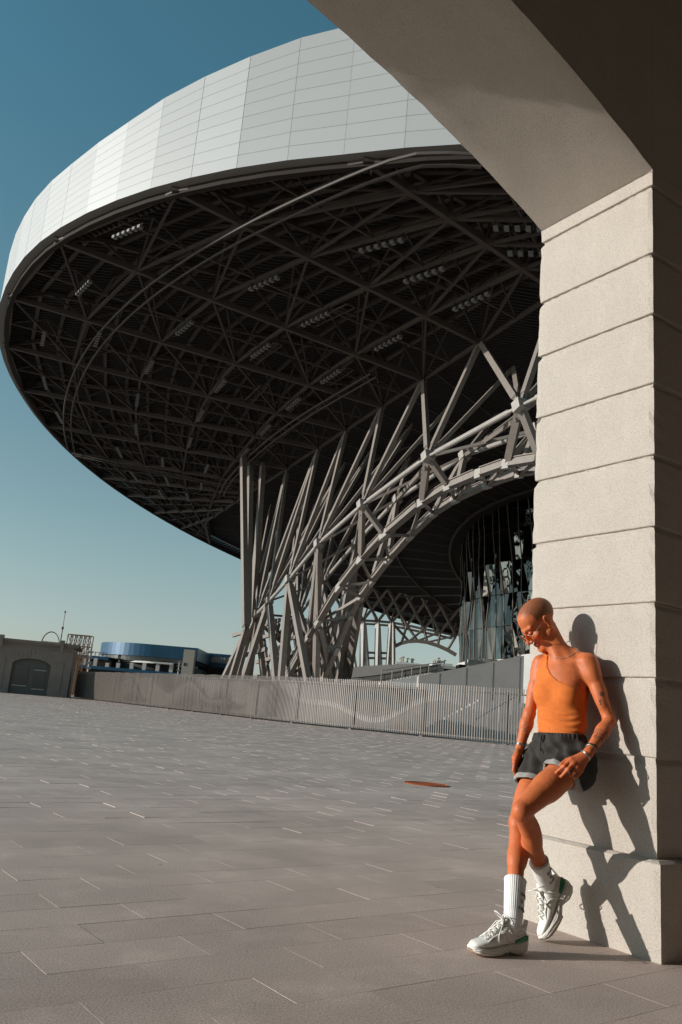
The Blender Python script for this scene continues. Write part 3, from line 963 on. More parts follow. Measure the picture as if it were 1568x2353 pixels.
# the hidden half of the arch mirrors the visible one
SC = sh(FN[0])[0] - 9
def mirror(p):
    s, z, o = sh(p); return wp(2 * SC - s, z, o)
FX = [mirror(p) for p in FN[::-1]][:-1] if False else [mirror(p) for p in (FN[3], FN[2], FN[1], FN[0])]
FALL = FX + FN
RX = [mirror(p) for p in (RN[3], RN[2], RN[1])]
RALL = RX + RN
for lst in (FALL, RALL):
    for a, b in zip(lst[:-1], lst[1:]):
        mb = MB(); d = b - a
        mb.tube([a + d * .03, a + d * .10, a + d * .11, b - d * .11, b - d * .10, b - d * .03], [.13, .15, .23, .23, .15, .13], 12)
        mb.build('chord_tube', MT['steel_light'], canopy, smooth=False)
for p in FALL + RALL:
    mb = MB(); ax = np.array([HU[0], HU[1], 0.0])
    mb.obox(p, _n(ax + np.array([0, 0, -.35])), HN3, np.cross(_n(ax + np.array([0, 0, -.35])), HN3), .85, .9, .85)
    mb.build('node', MT['steel_light'], canopy)
HEADS = [-37, -24, -11, 0, 10.4, 19.6, 29.4, 38.4, 50.3, 61.8, 69.0]
# fans of struts from the arch nodes up to the roof
for lst, off_h in ((FALL, 0.0), (RALL, -9.0)):
    for i, p in enumerate(lst):
        s = sh(p)[0]
        if s < 40:
            near = sorted(HEADS, key=lambda q: abs(q - s))[:2]
        else:
            near = [38.4, 50.3] if s < 44 else ([38.4, 50.3, 61.8] if s < 48 else [50.3, 61.8, 69.0])
        for q in near:
            strut('up_strut', p + (head(q, off_h) - p) * .035, head(q, off_h), .42, .50)
            if off_h == 0.0 and s > -15: strut('up_strut', p + (head(q + 1.2, -4.5) - p) * .035, head(q + 1.2, -4.5), .36, .42)
        if i % 2 == 0 and off_h == 0.0 and s < 30:
            q = near[0]; strut('up_strut', p + (head(q, -9.0) - p) * .04, head(q, -9.0), .5, .5)
# struts down to the curved lower chord
def nearest(lst, s, n=2):
    return sorted(lst, key=lambda p: abs(sh(p)[0] - s))[:n]
for lst, low in ((FN, LA), (RN, LB)):
    for p in lst:
        s, z, o = sh(p)
        if z < 15: continue
        for q in nearest(low, s + (1.5 if z > 20 else 5), 2):
            strut('down_strut', p, q, .46, .58, (.10, .12))
for i in range(min(len(FN), len(RN))):
    a = FN[i]; b = RN[min(i + 1, len(RN) - 1)]
    strut('cross_strut', a + (b - a) * .04 - (0, 0, .8), b, .32, .42, (.06, .06))
    if i: strut('cross_strut', FN[i], RN[i - 1] if i - 1 < len(RN) else RN[-1], .26, .32, (.06, .06))
# walkway-like lower chords with stiffeners
def lower_chord(pts, w, h):
    for a, b in zip(pts[:-1], pts[1:]):
        mb = MB(); d = b - a; k = a + d * .10; l = b - d * .10
        mb.beam(k + (0, 0, .12), l + (0, 0, .12), w, h); mb.beam(k + (0, 0, .12 + h * .5), l + (0, 0, .12 + h * .5), w + .26, .07)
        mb.beam(k + (0, 0, .12 - h * .5), l + (0, 0, .12 - h * .5), w + .26, .07)
        mb.build('arch_chord', MT['steel'], canopy)
        mb = MB(); nx = b + d * .10
        mb.obox(b, _n(d), np.cross(_n(d), HN3), HN3, np.linalg.norm(d) * .22, h * 1.25, w * 1.1)
        mb.build('arch_node', MT['steel_light'], canopy)
lower_chord(LA, .48, .62); lower_chord(LB, .44, .58)
for i in range(len(LA)):
    j = min(i, len(LB) - 1)
    for jj in (j, min(j + 1, len(LB) - 1)):
        mb = MB(); mb.beam(LA[i], LB[jj], .24, .3); mb.build('lacing_bar', MT['steel'], canopy)
LX = [mirror(p) for p in LA[:7]]
lower_chord([LA[0]] + LX, .48, .62)
lower_chord([LB[0]] + [mirror(p) for p in LB[:8]], .44, .58)
# raking legs from the arch foot to the ground
legs = []
for px, off, top in [((55, 1290), 4.5, FN[7]), ((78, 1290), 3.5, FN[6]), ((100, 1290), 2.0, FN[7]), ((148, 1290), 3.5, FN[5]), ((170, 1290), 1.5, FN[6]), ((292, 1295), 3.0, FN[5]), ((318, 1295), 3.0, FN[4]), ((235, 1290), 0.0, FN[6]),
                     ((345, 1300), 1.0, LA[-2]), ((440, 1300), 2.5, FN[4]), ((480, 1300), -1.0, FN[3]), ((400, 1300), -2.0, RN[5]), ((430, 1300), -3.5, RN[4]), ((505, 1300), -4.5, RN[4]),
                     ((545, 1300), -3.0, LA[-3]), ((585, 1300), -5.5, RN[3]), ((612, 1300), -6.5, RN[3]), ((628, 1300), -7.5, LB[-4]), ((465, 1300), -6.0, RN[5]), ((560, 1300), -8.0, RN[4]), ((360, 1300), -6.0, RN[6]), ((270, 1300), -5.0, RN[6])]:
    b = hp(px[0], px[1], off); d = b - top
    b = b + d * (b[2] - 0.3) / max(.5, -d[2]) if d[2] < 0 else b
    legs.append(strut('raking_leg', top, b, .62, .78, (.05, .02)))
for s0, s1, z in ((44, 60, 8.0), (40, 60, 11.5), (46, 64, 4.5)):
    for off in (2.5, -1.5, -5.0):
        mb = MB(); mb.beam(wp(s0, z, off), wp(s1, z - 1.0, off), .4, .5); mb.build('tie_beam', MT['steel'], canopy)
for s0, s1 in ((40, 52), (44, 58), (50, 62), (36, 48)):
    for off in (-1, -6):
        mb = MB(); mb.beam(wp(s0, 2, off), wp(s1, 12.5, off - 1.5), .38, .45); mb.build('brace', MT['steel'], canopy)
        mb = MB(); mb.beam(wp(s1, 2, off - 2), wp(s0, 12.0, off), .34, .42); mb.build('brace', MT['steel'], canopy)
# nearly vertical outer columns at the left of the arch foot, up to the canopy
for (bx, by), (tx, ty), off in (((272, 1040), (258, 0), 6.5), ((292, 1010), (308, 0), 4.6), ((330, 990), (395, 0), 3.2)):
    def c5(x, y, off): return at_plane((800 + x * .4464) * .6125, (1900 + y * .4464) * .6125, HA3 + HN3 * off, HN3)
    a, b = c5(bx, by, off), c5(tx, ty, off); d = b - a
    b = a + d * ((rimz(a[0], a[1]) - a[2]) / d[2])
    strut('outer_column', a, b, .66, .95, (.02, .02))
    strut('raking_leg', wp(sh(a)[0] + 6.5, .3, off), a, .5, .6, (.02, .02))

# ---------------------------------------------------------------- glass drum under the canopy
DC = np.array([61.0, 150.0]); DR = 37.0
def build_drum():
    t = thing('glass_drum', 'mirror-glazed round hall of folded triangular panes under the canopy', 'glass hall')
    z0, dz, rows = 11.2, 5.3, 5
    n = 84
    rr = np.random.RandomState(4)
    a0, a1 = math.radians(150), math.radians(300)        # the half that faces the plaza
    cols = 84
    def pt(i, j, fold=True):
        a = a0 + (a1 - a0) * (i + .38 * j) / cols
        r = DR + .35 * (j / rows) ** 1.5 * 6 * .35 + (rr.uniform(-.38, .38) if fold else 0)
        return np.array([DC[0] + r * math.sin(a), DC[1] + r * math.cos(a), z0 + dz * j])
    G = [[pt(i, j) for i in range(-4, cols + 1)] for j in range(rows + 1)]
    for j in range(rows):
        mb = MB()
        for i in range(len(G[0]) - 1):
            a, b, c, d = G[j][i], G[j][i + 1], G[j + 1][i + 1], G[j + 1][i]
            mid = (a + b + c + d) / 4; nrm = _n([mid[0] - DC[0], mid[1] - DC[1], 0])
            e = (a + c) / 2 + nrm * rr.uniform(-.5, .5)
            if (i + j) % 2: mb.add([a, b, c, d], [(0, 1, 2), (0, 2, 3)])
            else: mb.add([a, b, c, d], [(0, 1, 3), (1, 2, 3)])
        mb.build('glazing', MT['facade_glass'], t, fix=False)
    for j in range(rows + 1):
        mb = MB(); mb.tube([p + _n([p[0] - DC[0], p[1] - DC[1], 0]) * .05 for p in G[j]], .06, 5); mb.build('transom', MT['dark_steel'], t)
    for i in range(0, len(G[0]), 2):
        mb = MB(); mb.tube([G[j][i] + _n([G[j][i][0] - DC[0], G[j][i][1] - DC[1], 0]) * .06 for j in range(rows + 1)], .07, 5); mb.build('mullion', MT['steel'], t)
    mb = MB(); m = 60
    for (r, za, zb) in ((DR + .6, 7.0, 11.15),):
        mb.loft([[(DC[0] + r * math.sin(2 * math.pi * k / m), DC[1] + r * math.cos(2 * math.pi * k / m), z) for k in range(m)] for z in (za, zb)])
    mb.build('plinth', MT['white_conc'], t)
    mb = MB()
    ztop = z0 + dz * rows
    mb.loft([[(DC[0] + r * math.sin(2 * math.pi * k / m), DC[1] + r * math.cos(2 * math.pi * k / m), z) for k in range(m)] for r, z in ((DR - 1.2, 11.2), (DR - 1.0, ztop))])
    mb.build('inner_wall', MT['dark'], t)
    # ring eaves and the spokes of the inner ceiling
    for r, w in ((DR + 3.0, .4), (DR + 14, .35), (DR + 26, .35)):
        mb = MB(); n2 = 90
        pts = [np.array([DC[0] + r * math.sin(2 * math.pi * k / n2), DC[1] + r * math.cos(2 * math.pi * k / n2), 0]) for k in range(n2)]
        for p in pts: p[2] = deck_z(p[0], p[1]) - .6
        for a, b in zip(pts, pts[1:] + pts[:1]):
            if math.hypot(a[0] - RC[0], a[1] - RC[1]) < 78: mb.beam(a, b, w, .4)
        mb.build('ceiling_ring', MT['roof_steel'], canopy)
    n2 = 64
    for k in range(n2):
        mb = MB(); a = 2 * math.pi * k / n2; prev = None
        for r in np.linspace(DR + 3, DR + 60, 9):
            p = np.array([DC[0] + r * math.sin(a), DC[1] + r * math.cos(a), 0])
            if math.hypot(p[0] - RC[0], p[1] - RC[1]) > 77: break
            d = (p[:2] - HA).dot(HN)
            if d > 0: break
            p[2] = deck_z(p[0], p[1]) - .55
            if prev is not None: mb.beam(prev, p, .16, .25)
            prev = p
        if mb.v: mb.build('ceiling_spoke', MT['roof_steel'], canopy)
build_drum()

# ---------------------------------------------------------------- podium, ramps and stairs between fence and hall
def slab_px(t, name, poly, Y, depth, m, drop=None, slope=0.0):
    """an upright wall whose front outline is given at distance Y and that is `depth` thick"""
    pts = [at_y(px, py, Y + slope * i) for i, (px, py) in enumerate(poly)]
    if drop is not None:
        a, b = pts[0].copy(), pts[-1].copy(); a[2] = b[2] = drop
        pts = pts + [b, a]
    mb = MB(); mb.loft([[p for p in pts], [p + np.array([0, depth, 0]) for p in pts]])
    return mb.build(name, m, t)
def D4(x, y): return c4(x, y)
t = thing('ramp_wall', 'smooth grey parapet wall of the ramp rising right behind the fence', 'wall')
slab_px(t, 'wall', [D4(960, 1290), D4(1200, 1243), D4(1400, 1203), D4(1452, 1194)], 70, 1.2, MT['grey_conc'], 0)
for k in range(4):
    a = at_y(*D4(1060 + k * 125, 1268 - k * 25), 70); mb = MB()
    mb.box((a[0] - .02, 69.985, 0), (a[0] + .02, 69.996, a[2] - .15)); mb.build('joint', MT['fence_dark'], t)
mb = MB(); a = at_y(*D4(1452, 1194), 70)
mb.hexa([(a[0] + .01, 70, 0), (a[0] + 4, 66.5, 0), (a[0] + 4, 68, 0), (a[0] + .01, 71.2, 0), (a[0] + .01, 70, a[2] + .1), (a[0] + 4, 66.5, a[2] + .6), (a[0] + 4, 68, a[2] + .6), (a[0] + .01, 71.2, a[2] + .1)])
mb.build('end_wall', MT['white_conc'], t)
t = thing('podium_wall', 'long low white wall in front of the far steel columns, striped by shadows', 'wall')
slab_px(t, 'wall', [D4(600, 1252), D4(760, 1240), D4(900, 1233), D4(1010, 1236)], 138, 2.0, MT['white_conc'], 0)
t = thing('handrail_ramp', 'brownish sloping ramp wall with a dark handrail below the arch', 'ramp')
slab_px(t, 'wall', [D4(600, 1312), D4(760, 1285), D4(900, 1258), D4(1062, 1233), D4(1078, 1262)], 100, 3.0, MT['grey_conc'], 0)
mb = MB()
pr = [at_y(*D4(x, y), 99.6) for x, y in ((650, 1300), (800, 1284), (920, 1262), (1050, 1240))]
mb.tube(pr, .06, 6); mb.tube([p - np.array([0, 0, .55]) for p in pr], .04, 6)
for x, y in ((700, 1294), (800, 1284), (900, 1266), (1000, 1248)):
    q = at_y(*D4(x, y), 99.6); mb.tube([q, q - np.array([0, 0, .9])], .04, 5)
mb.build('handrail', MT['dark_steel'], t)
def build_stairs():
    t = thing('terrace_stairs', 'pale flight of stairs with thin metal railings climbing towards the glass hall', 'stairs')
    A = at_y(*D4(850, 1330), 82); Bq = at_y(*D4(1140, 1272), 104)
    mb = MB(); n = 22
    for k in range(n):
        p = A + (Bq - A) * k / n; q = A + (Bq - A) * (k + 1) / n
        mb.box((p[0] - 1.5, p[1], 0), (p[0] + 7.0, q[1] + .01 * k, q[2]))
    mb.build('step', MT['white_conc'], t)
    for dx in (-1.4, 3.2):
        mb = MB(); rail = []
        for k in range(0, n + 1, 3):
            p = A + (Bq - A) * k / n + np.array([dx, 0, .1]); mb.tube([p, p + np.array([0, 0, 1.1])], .045, 5); rail.append(p + np.array([0, 0, 1.1]))
        mb.tube(rail, .045, 5); mb.build('handrail', MT['steel_light'], t)
    t = thing('plaza_stairs', 'broad flight of grey steps seen through the slat fence beside the pier', 'stairs')
    mb = MB(); n = 15
    for k in range(n):
        x0 = 5.5 + .35 * k
        mb.box((x0, 50.5 + k * .5, 0), (34, 51.0 + k * .5 + .001 * k, .17 * (k + 1)))
    mb.build('step', MT['grey_conc'], t)
    mb = MB()
    for k in range(0, 15, 3):
        b = np.array([9.0 + .35 * k, 50.7 + k * .5, .17 * (k + 1)]); mb.tube([b, b + np.array([0, 0, 1.0])], .04, 5)
    mb.tube([(9.0, 50.7, 1.17), (9 + .35 * 12, 56.7, .17 * 13 + 1.0)], .04, 6)
    mb.build('handrail', MT['steel_light'], t)
build_stairs()
t = thing('entrance_block', 'pale box-shaped entrance block with a railing at the foot of the glass hall', 'entrance block')
for name, x0, x1, y0, Y, m in (('wall', 1150, 1190, 1235, 118, 'dark_steel'), ('wall', 1192, 1262, 1212, 116, 'white_conc'), ('wall', 1262, 1330, 1208, 117, 'grey_conc'), ('wall', 1425, 1482, 1196, 112, 'white_conc')):
    a, b = at_y(*D4(x0, y0), Y), at_y(*D4(x1, y0), Y)
    mb = MB(); mb.box((a[0], Y, 0), (b[0] - .02, Y + 3, a[2])); mb.build(name, MT[m], t)
mb = MB()
pr = [at_y(*D4(x, y), 110) for x, y in ((1130, 1270), (1180, 1258), (1270, 1238), (1282, 1250))]
mb.tube(pr, .05, 5); mb.build('handrail', MT['dark_steel'], t)
# ---------------------------------------------------------------- the twin arch on the far side of the hall
def build_far_arch():
    t = thing('far_arch', 'distant twin steel arch and sunlit columns seen below the canopy', 'arch')
    Y = 190.0
    def q(x, y, dy=0): return at_y(*D4(x, y), Y + dy)
    top = [q(560, 1035), q(630, 1030), q(700, 1030), q(770, 1034), q(835, 1040), q(905, 1053), q(985, 1070), q(1060, 1085), q(1135, 1102)]
    low = [q(850, 1150), q(880, 1136), q(915, 1128), q(955, 1126), q(1000, 1132), q(1050, 1148), q(1095, 1168), q(1135, 1192)]
    for dy in (0, 7):
        for a, b in zip(top[:-1], top[1:]):
            mb = MB(); mb.tube([a + (0, dy, 0), b + (0, dy, 0)], .28, 7); mb.build('chord_tube', MT['steel'], t)
    mb = MB()
    for a, b in zip(low[:-1], low[1:]): mb.beam(a, b, .7, .8)
    mb.build('arch_chord', MT['steel'], t)
    for i, p in enumerate(top):
        for dx in (-6.5, 6.5):
            strut('up_strut', p, p + np.array([dx, -4, 9.5]), .48, .55, (.05, .05), MT['steel'], parent=t)
        strut('up_strut', p + (0, 7, 0), p + np.array([2.5 * (-1) ** i, 9, 9.0]), .42, .5, (.05, .05), MT['steel'], parent=t)
    for i, p in enumerate(top[4:]):
        for qq in (low[min(i, 7)], low[min(i + 2, 7)]):
            strut('down_strut', p, qq, .42, .5, (.06, .06), MT['steel'], parent=t)
    for bx, tx in ((640, 600), (652, 628), (690, 632), (703, 700), (740, 706), (770, 770), (795, 772), (815, 830), (848, 838)):
        a = q(bx, 1245); b = q(tx, 1036)
        a[2] = max(a[2], 0) - 6
        strut('column', b, a, .95 if bx in (703, 770, 848) else .6, .9, (.04, .02), MT['white_conc'], up=(-.6, -.8, 0), parent=t)
    for z in (1180, 1205):
        mb = MB(); mb.beam(q(700, z), q(850, z + 4), .4, .5); mb.build('tie_beam', MT['steel'], t)
build_far_arch()

# ---------------------------------------------------------------- city buildings far behind
def city(label, x0, x1, ytop, Y, m, vents=True):
    t = thing('distant_building', label, 'building')
    a, b = at_y(*D4(x0, ytop), Y), at_y(*D4(x1, ytop), Y)
    mb = MB(); mb.box((a[0], Y, 0), (b[0], Y + 20, a[2])); mb.build('wall', MT[m], t)
    if vents:
        rr = random.Random(int(x0))
        for k in range(7):
            mb = MB()
            x = a[0] + (b[0] - a[0]) * rr.uniform(.1, .9); h = rr.uniform(.8, 2.6)
            mb.tube([(x, Y + 3 + k, a[2]), (x, Y + 3 + k, a[2] + h)], .5, 7); mb.tube([(x, Y + 3 + k, a[2] + h + .02), (x, Y + 3 + k, a[2] + h + .5)], [1.1, .8], 7)
            mb.build('roof_vent', MT['beige'], t)
    for k in range(9):
        x = a[0] + (b[0] - a[0]) * (k + .5) / 9
        for z in (2.0, 5.0): 
            mb = MB(); mb.box((x - .7, Y - .06, a[2] - z - .8), (x + .7, Y - .004, a[2] - z + .8)); mb.build('window', MT['glass_dark'], t)
city('long white apartment block with roof vents, seen left under the far arch', 855, 965, 1222, 420, 'white_conc')
city('white block with roof vents just left of the glass hall, seen under the far arch', 1025, 1120, 1226, 400, 'white_conc')
city('grey windowed block close beside the dark corner of the glass hall', 1068, 1135, 1240, 330, 'beige', False)
city('pale low block glimpsed between the raking legs of the arch', 560, 700, 1236, 440, 'white_conc', False)

# ---------------------------------------------------------------- the person leaning against the pier
def PW(px, py, d):
    """the point of the sight line through a place in the picture that is d metres off the jamb"""
    return at_plane(px, py, CORNER + NW * d, NW)

class Field:
    """signed distance on a grid, built from tapered limbs and ellipsoids that blend smoothly"""
    def __init__(self, lo, hi, res):
        self.lo = np.array(lo); self.res = res
        self.n = np.ceil((np.array(hi) - self.lo) / res).astype(int) + 1
        self.g = np.full(self.n, .2, np.float32)
    def sub(self, lo, hi):
        a = np.clip(np.floor((np.array(lo) - self.lo) / self.res).astype(int), 0, self.n - 1)
        b = np.clip(np.ceil((np.array(hi) - self.lo) / self.res).astype(int) + 1, 1, self.n)
        b = np.maximum(b, a + 1)
        ax = [self.lo[i] + self.res * np.arange(a[i], b[i]) for i in range(3)]
        X = np.stack(np.meshgrid(*ax, indexing='ij'), -1).astype(np.float32)
        return tuple(slice(a[i], b[i]) for i in range(3)), X
    def apply(self, fn, lo, hi, k, mode='add'):
        m = k + .03
        sl, X = self.sub(np.array(lo) - m, np.array(hi) + m)
        d = fn(X).astype(np.float32); g = self.g[sl]
        if mode == 'add':
            h = np.maximum(k - np.abs(g - d), 0) / max(k, 1e-6)
            self.g[sl] = np.minimum(g, d) - h * h * k * .25
        else:
            h = np.maximum(k - np.abs(g + d), 0) / max(k, 1e-6)
            self.g[sl] = np.maximum(g, -d) + h * h * k * .25
    def cone(self, a, b, ra, rb, k=.02, mode='add'):
        a, b = np.array(a, float), np.array(b, float); r = max(ra, rb)
        self.apply(lambda X: sd_cone(X, a, b, ra, rb), np.minimum(a, b) - r, np.maximum(a, b) + r, k, mode)
    def ell(self, c, ax, rad, k=.02, mode='add'):
        c = np.array(c, float); r = max(rad)
        self.apply(lambda X: sd_ell(X, c, ax, rad), c - r, c + r, k, mode)
    def mesh(self):
        return surface_nets(self.g, self.lo, self.res)
def sd_cone(X, a, b, ra, rb):
    ab = (b - a); L2 = ab.dot(ab)
    t = np.clip(((X - a) @ ab) / L2, 0, 1)
    t2 = t
    return np.linalg.norm(X - a - t[..., None] * ab, axis=-1) - (ra + (rb - ra) * t2)
def sd_ell(X, c, ax, rad):
    A = np.array(ax); q = (X - c) @ A.T
    k0 = np.linalg.norm(q / np.array(rad), axis=-1); k1 = np.linalg.norm(q / (np.array(rad) ** 2), axis=-1)
    return k0 * (k0 - 1) / np.maximum(k1, 1e-6)
def smin(a, b, k):
    h = np.maximum(k - np.abs(a - b), 0) / k
    return np.minimum(a, b) - h * h * k * .25
def surface_nets(g, lo, res):
    ins = g < 0
    c = np.zeros(np.array(g.shape) - 1, np.int8)
    offs = [(i, j, k) for i in (0, 1) for j in (0, 1) for k in (0, 1)]
    n = c.shape
    for i, j, k in offs: c += ins[i:i + n[0], j:j + n[1], k:k + n[2]]
    idx = np.argwhere((c > 0) & (c < 8))
    num = np.full(n, -1, np.int32); num[tuple(idx.T)] = np.arange(len(idx))
    val = np.stack([g[tuple((idx + np.array(o)).T)] for o in offs], 1)
    acc = np.zeros((len(idx), 3)); cnt = np.zeros(len(idx))
    for p in range(8):
        for q in range(p + 1, 8):
            d = np.array(offs[q]) - np.array(offs[p])
            if np.abs(d).sum() != 1: continue
            va, vb = val[:, p], val[:, q]; m = (va < 0) != (vb < 0)
            t = np.where(m, va / np.where(va - vb == 0, 1, va - vb), 0)
            acc[m] += (np.array(offs[p]) + t[:, None] * d)[m]; cnt[m] += 1
    V = lo + res * (idx + acc / cnt[:, None])
    F = []
    for ax in range(3):
        o1, o2 = [(1, 2), (2, 0), (0, 1)][ax]
        sh_ = list(g.shape); sh_[ax] -= 1
        s0 = [slice(None)] * 3; s1 = [slice(None)] * 3
        s0[ax] = slice(0, -1); s1[ax] = slice(1, None)
        A, Bq = ins[tuple(s0)], ins[tuple(s1)]
        e = np.argwhere(A != Bq)
        e = e[(e[:, o1] > 0) & (e[:, o2] > 0) & (e[:, o1] < n[o1]) & (e[:, o2] < n[o2])]
        u = np.zeros(3, int); u[o1] = 1; w = np.zeros(3, int); w[o2] = 1
        q = np.stack([num[tuple((e - u - w).T)], num[tuple((e - w).T)], num[tuple(e.T)], num[tuple((e - u).T)]], 1)
        flip = ~A[tuple(e.T)]
        q[flip] = q[flip][:, ::-1]
        F.append(q)
    F = np.concatenate(F)
    return V, F[(F >= 0).all(1)]
def mesh_from(name, V, F, material, parent, smooth=True, cols=None, relax=1):
    if relax:                                    # one gentle Laplacian pass removes the grid's stair-steps
        for _ in range(relax):
            acc = np.zeros_like(V); cnt = np.zeros(len(V))
            for i in range(4):
                a, b = F[:, i], F[:, (i + 1) % 4]
                np.add.at(acc, a, V[b]); np.add.at(cnt, a, 1)
                np.add.at(acc, b, V[a]); np.add.at(cnt, b, 1)
            V = V * .5 + (acc / np.maximum(cnt, 1)[:, None]) * .5
    me = bpy.data.meshes.new(name)
    me.from_pydata(V.tolist(), [], F.tolist())
    if smooth: me.polygons.foreach_set('use_smooth', [True] * len(me.polygons))
    if cols is not None:
        at = me.attributes.new('paint', 'FLOAT_COLOR', 'POINT')
        at.data.foreach_set('color', np.concatenate([cols, np.ones((len(V), 1))], 1).astype(np.float32).ravel())
    me.materials.append(material)
    o = bpy.data.objects.new(name, me); C.objects.link(o); o.parent = parent
    return o

def skin_material():
    m = bpy.data.materials.new('tanned_skin'); m.use_nodes = True
    nt = m.node_tree; b = nt.nodes['Principled BSDF']
    at = nt.nodes.new('ShaderNodeAttribute'); at.attribute_name = 'paint'
    tc = nt.nodes.new('ShaderNodeTexCoord')
    nz = nt.nodes.new('ShaderNodeTexNoise'); nz.inputs['Scale'].default_value = 28; nz.inputs['Detail'].default_value = 4
    nt.links.new(tc.outputs['Object'], nz.inputs['Vector'])
    mr = nt.nodes.new('ShaderNodeMapRange'); mr.inputs['From Min'].default_value = .3; mr.inputs['From Max'].default_value = .7
    mr.inputs['To Min'].default_value = .9; mr.inputs['To Max'].default_value = 1.1
    nt.links.new(nz.outputs['Fac'], mr.inputs['Value'])
    mx = nt.nodes.new('ShaderNodeVectorMath'); mx.operation = 'SCALE'
    nt.links.new(at.outputs['Color'], mx.inputs[0]); nt.links.new(mr.outputs[0], mx.inputs['Scale'])
    nt.links.new(mx.outputs[0], b.inputs['Base Color'])
    b.inputs['Roughness'].default_value = .52
    b.inputs['Specular IOR Level'].default_value = .34
    nb = nt.nodes.new('ShaderNodeTexNoise'); nb.inputs['Scale'].default_value = 75; nb.inputs['Detail'].default_value = 6
    nt.links.new(tc.outputs['Object'], nb.inputs['Vector'])
    bp = nt.nodes.new('ShaderNodeBump'); bp.inputs['Distance'].default_value = .0022; bp.inputs['Strength'].default_value = .7
    nt.links.new(nb.outputs['Fac'], bp.inputs['Height']); nt.links.new(bp.outputs[0], b.inputs['Normal'])
    b.inputs['Subsurface Weight'].default_value = .12
    b.inputs['Subsurface Radius'].default_value = (1.0, .3, .12)
    b.inputs['Subsurface Scale'].default_value = .012
    return m
def knit(name, col, scale, dist, rough=.9, wave=None):
    m = mat(name, col, rough, spec=.2, var=.08, vscale=40, bump=dist, bscale=scale)
    return m
MT['skin'] = skin_material()
MT['hair'] = mat('cropped_hair', (.31, .125, .062), .75, spec=.3, var=.25, vscale=260, bump=.0015, bscale=500)
MT['orange_top'] = knit('orange_jersey', (.62, .16, .034), 900, .0004)
MT['shorts'] = knit('charcoal_fleece', (.040, .036, .033), 500, .0012)
MT['cuff'] = knit('grey_fleece_lining', (.30, .29, .27), 450, .002)
MT['sock'] = knit('white_cotton', (.78, .77, .74), 900, .0004)
MT['shoe'] = mat('white_shoe_leather', (.72, .69, .63), .5, var=.05, vscale=30, bump=.0006, bscale=200)
MT['sole'] = mat('white_rubber', (.66, .63, .57), .6, var=.08, vscale=25)
MT['gum'] = mat('tan_rubber', (.34, .22, .12), .7)
MT['lace'] = mat('white_lace', (.70, .68, .63), .8)
MT['green_insert'] = mat('green_gel', (.03, .22, .10), .12, .2)
MT['ink'] = mat('black_ink', (.012, .011, .012), .8)
MT['silver'] = mat('silver', (.45, .43, .40), .38, 1.0)
MT['dull_silver'] = mat('dull_silver', (.22, .20, .18), .5, .8)
MT['leather'] = mat('black_leather', (.02, .018, .016), .5)
def lens_material():
    m = bpy.data.materials.new('orange_lens'); m.use_nodes = True
    nt = m.node_tree; b = nt.nodes['Principled BSDF']
    b.inputs['Base Color'].default_value = (.95, .22, .02, 1)
    b.inputs['Roughness'].default_value = .05
    b.inputs['Transmission Weight'].default_value = .9
    b.inputs['IOR'].default_value = 1.02
    return m
MT['lens'] = lens_material()

# ---- joints: where the picture shows them, and how far each is from the wall
Ls, Rs = PW(1353, 1522, .115), PW(1244, 1527, .165)
Le, Lw = PW(1401, 1657, .085), PW(1353, 1730, .255)
Re, Rw = PW(1217, 1640, .235), PW(1196, 1716, .275)
Lh, Rh = PW(1322, 1752, .205), PW(1246, 1758, .195)
Lk, La = PW(1200, 1863, .575), PW(1271, 2056, .305)
Rk, Ra = PW(1192, 1893, .42), PW(1171, 2108, .60)
# feet first: the shoes fix where the ankles are
rheel, rtoe = at_z(1203, 2190, 0.0), at_z(1074, 2196, 0.0)
ltoe = at_z(1257, 2167, .000); lheel = PW(1317, 2043, .135)
_vw0 = _n(np.array([0, 0, EYE]) - ltoe); _rg0 = _n(np.cross((0, 0, 1), _vw0))
lup = _n(-_rg0 * .9 + _vw0 * .30 + np.array([0, 0, .3]))
LX_ = _n(ltoe - lheel); LZ_ = _n(lup - LX_ * lup.dot(LX_)); RX_ = _n(rtoe - rheel)
La = lheel + LX_ * .080 + LZ_ * .108
Ra = rheel + RX_ * .062 + np.array([0, 0, .135])
Nb = PW(1290, 1506, .150)
lat = _n(Ls - Rs); mid_s = (Ls + Rs) / 2; mid_h = (Lh + Rh) / 2
spn = _n(mid_s - mid_h); lat = _n(lat - spn * lat.dot(spn)); frt = np.cross(lat, spn)
TA = [lat, frt, spn]
def tp(u, f, v):                       # torso coordinates: to her left, to the front, up from the shoulder line
    return mid_s + lat * u + frt * f + spn * v
hip_l = _n(Lh - Rh)
torso_len = np.linalg.norm(mid_s - mid_h)

# ---- head frame
view = _n(np.array([0, 0, EYE]) - PW(1240, 1430, .24)); rgt = _n(np.cross((0, 0, 1), view)) ; upv = np.cross(view, rgt)
HP, HY = math.radians(29), math.radians(66)
hy = _n(rgt * (-math.sin(HY) * math.cos(HP)) + view * (math.cos(HY) * math.cos(HP)) - upv * math.sin(HP))
hz0 = _n(rgt * (-math.sin(HY) * math.sin(HP)) + view * (math.cos(HY) * math.sin(HP)) + upv * math.cos(HP))
hx = np.cross(hy, hz0)
ROLL = math.radians(-3)
hz = _n(hz0 * math.cos(ROLL) + hx * math.sin(ROLL)); hx = np.cross(hy, hz)
def spin(v_, ang): return v_ * math.cos(ang) + np.cross(view, v_) * math.sin(ang) + view * view.dot(v_) * (1 - math.cos(ang))
hx, hy, hz = (spin(q_, math.radians(17)) for q_ in (hx, hy, hz))   # the head also tips sideways
HSC = 1.08; HC = PW(1238, 1433, .235)
def hd(x, y, z): return HC + (hx * x + hy * y + hz * z) * HSC
HAX = [hx, hy, hz]

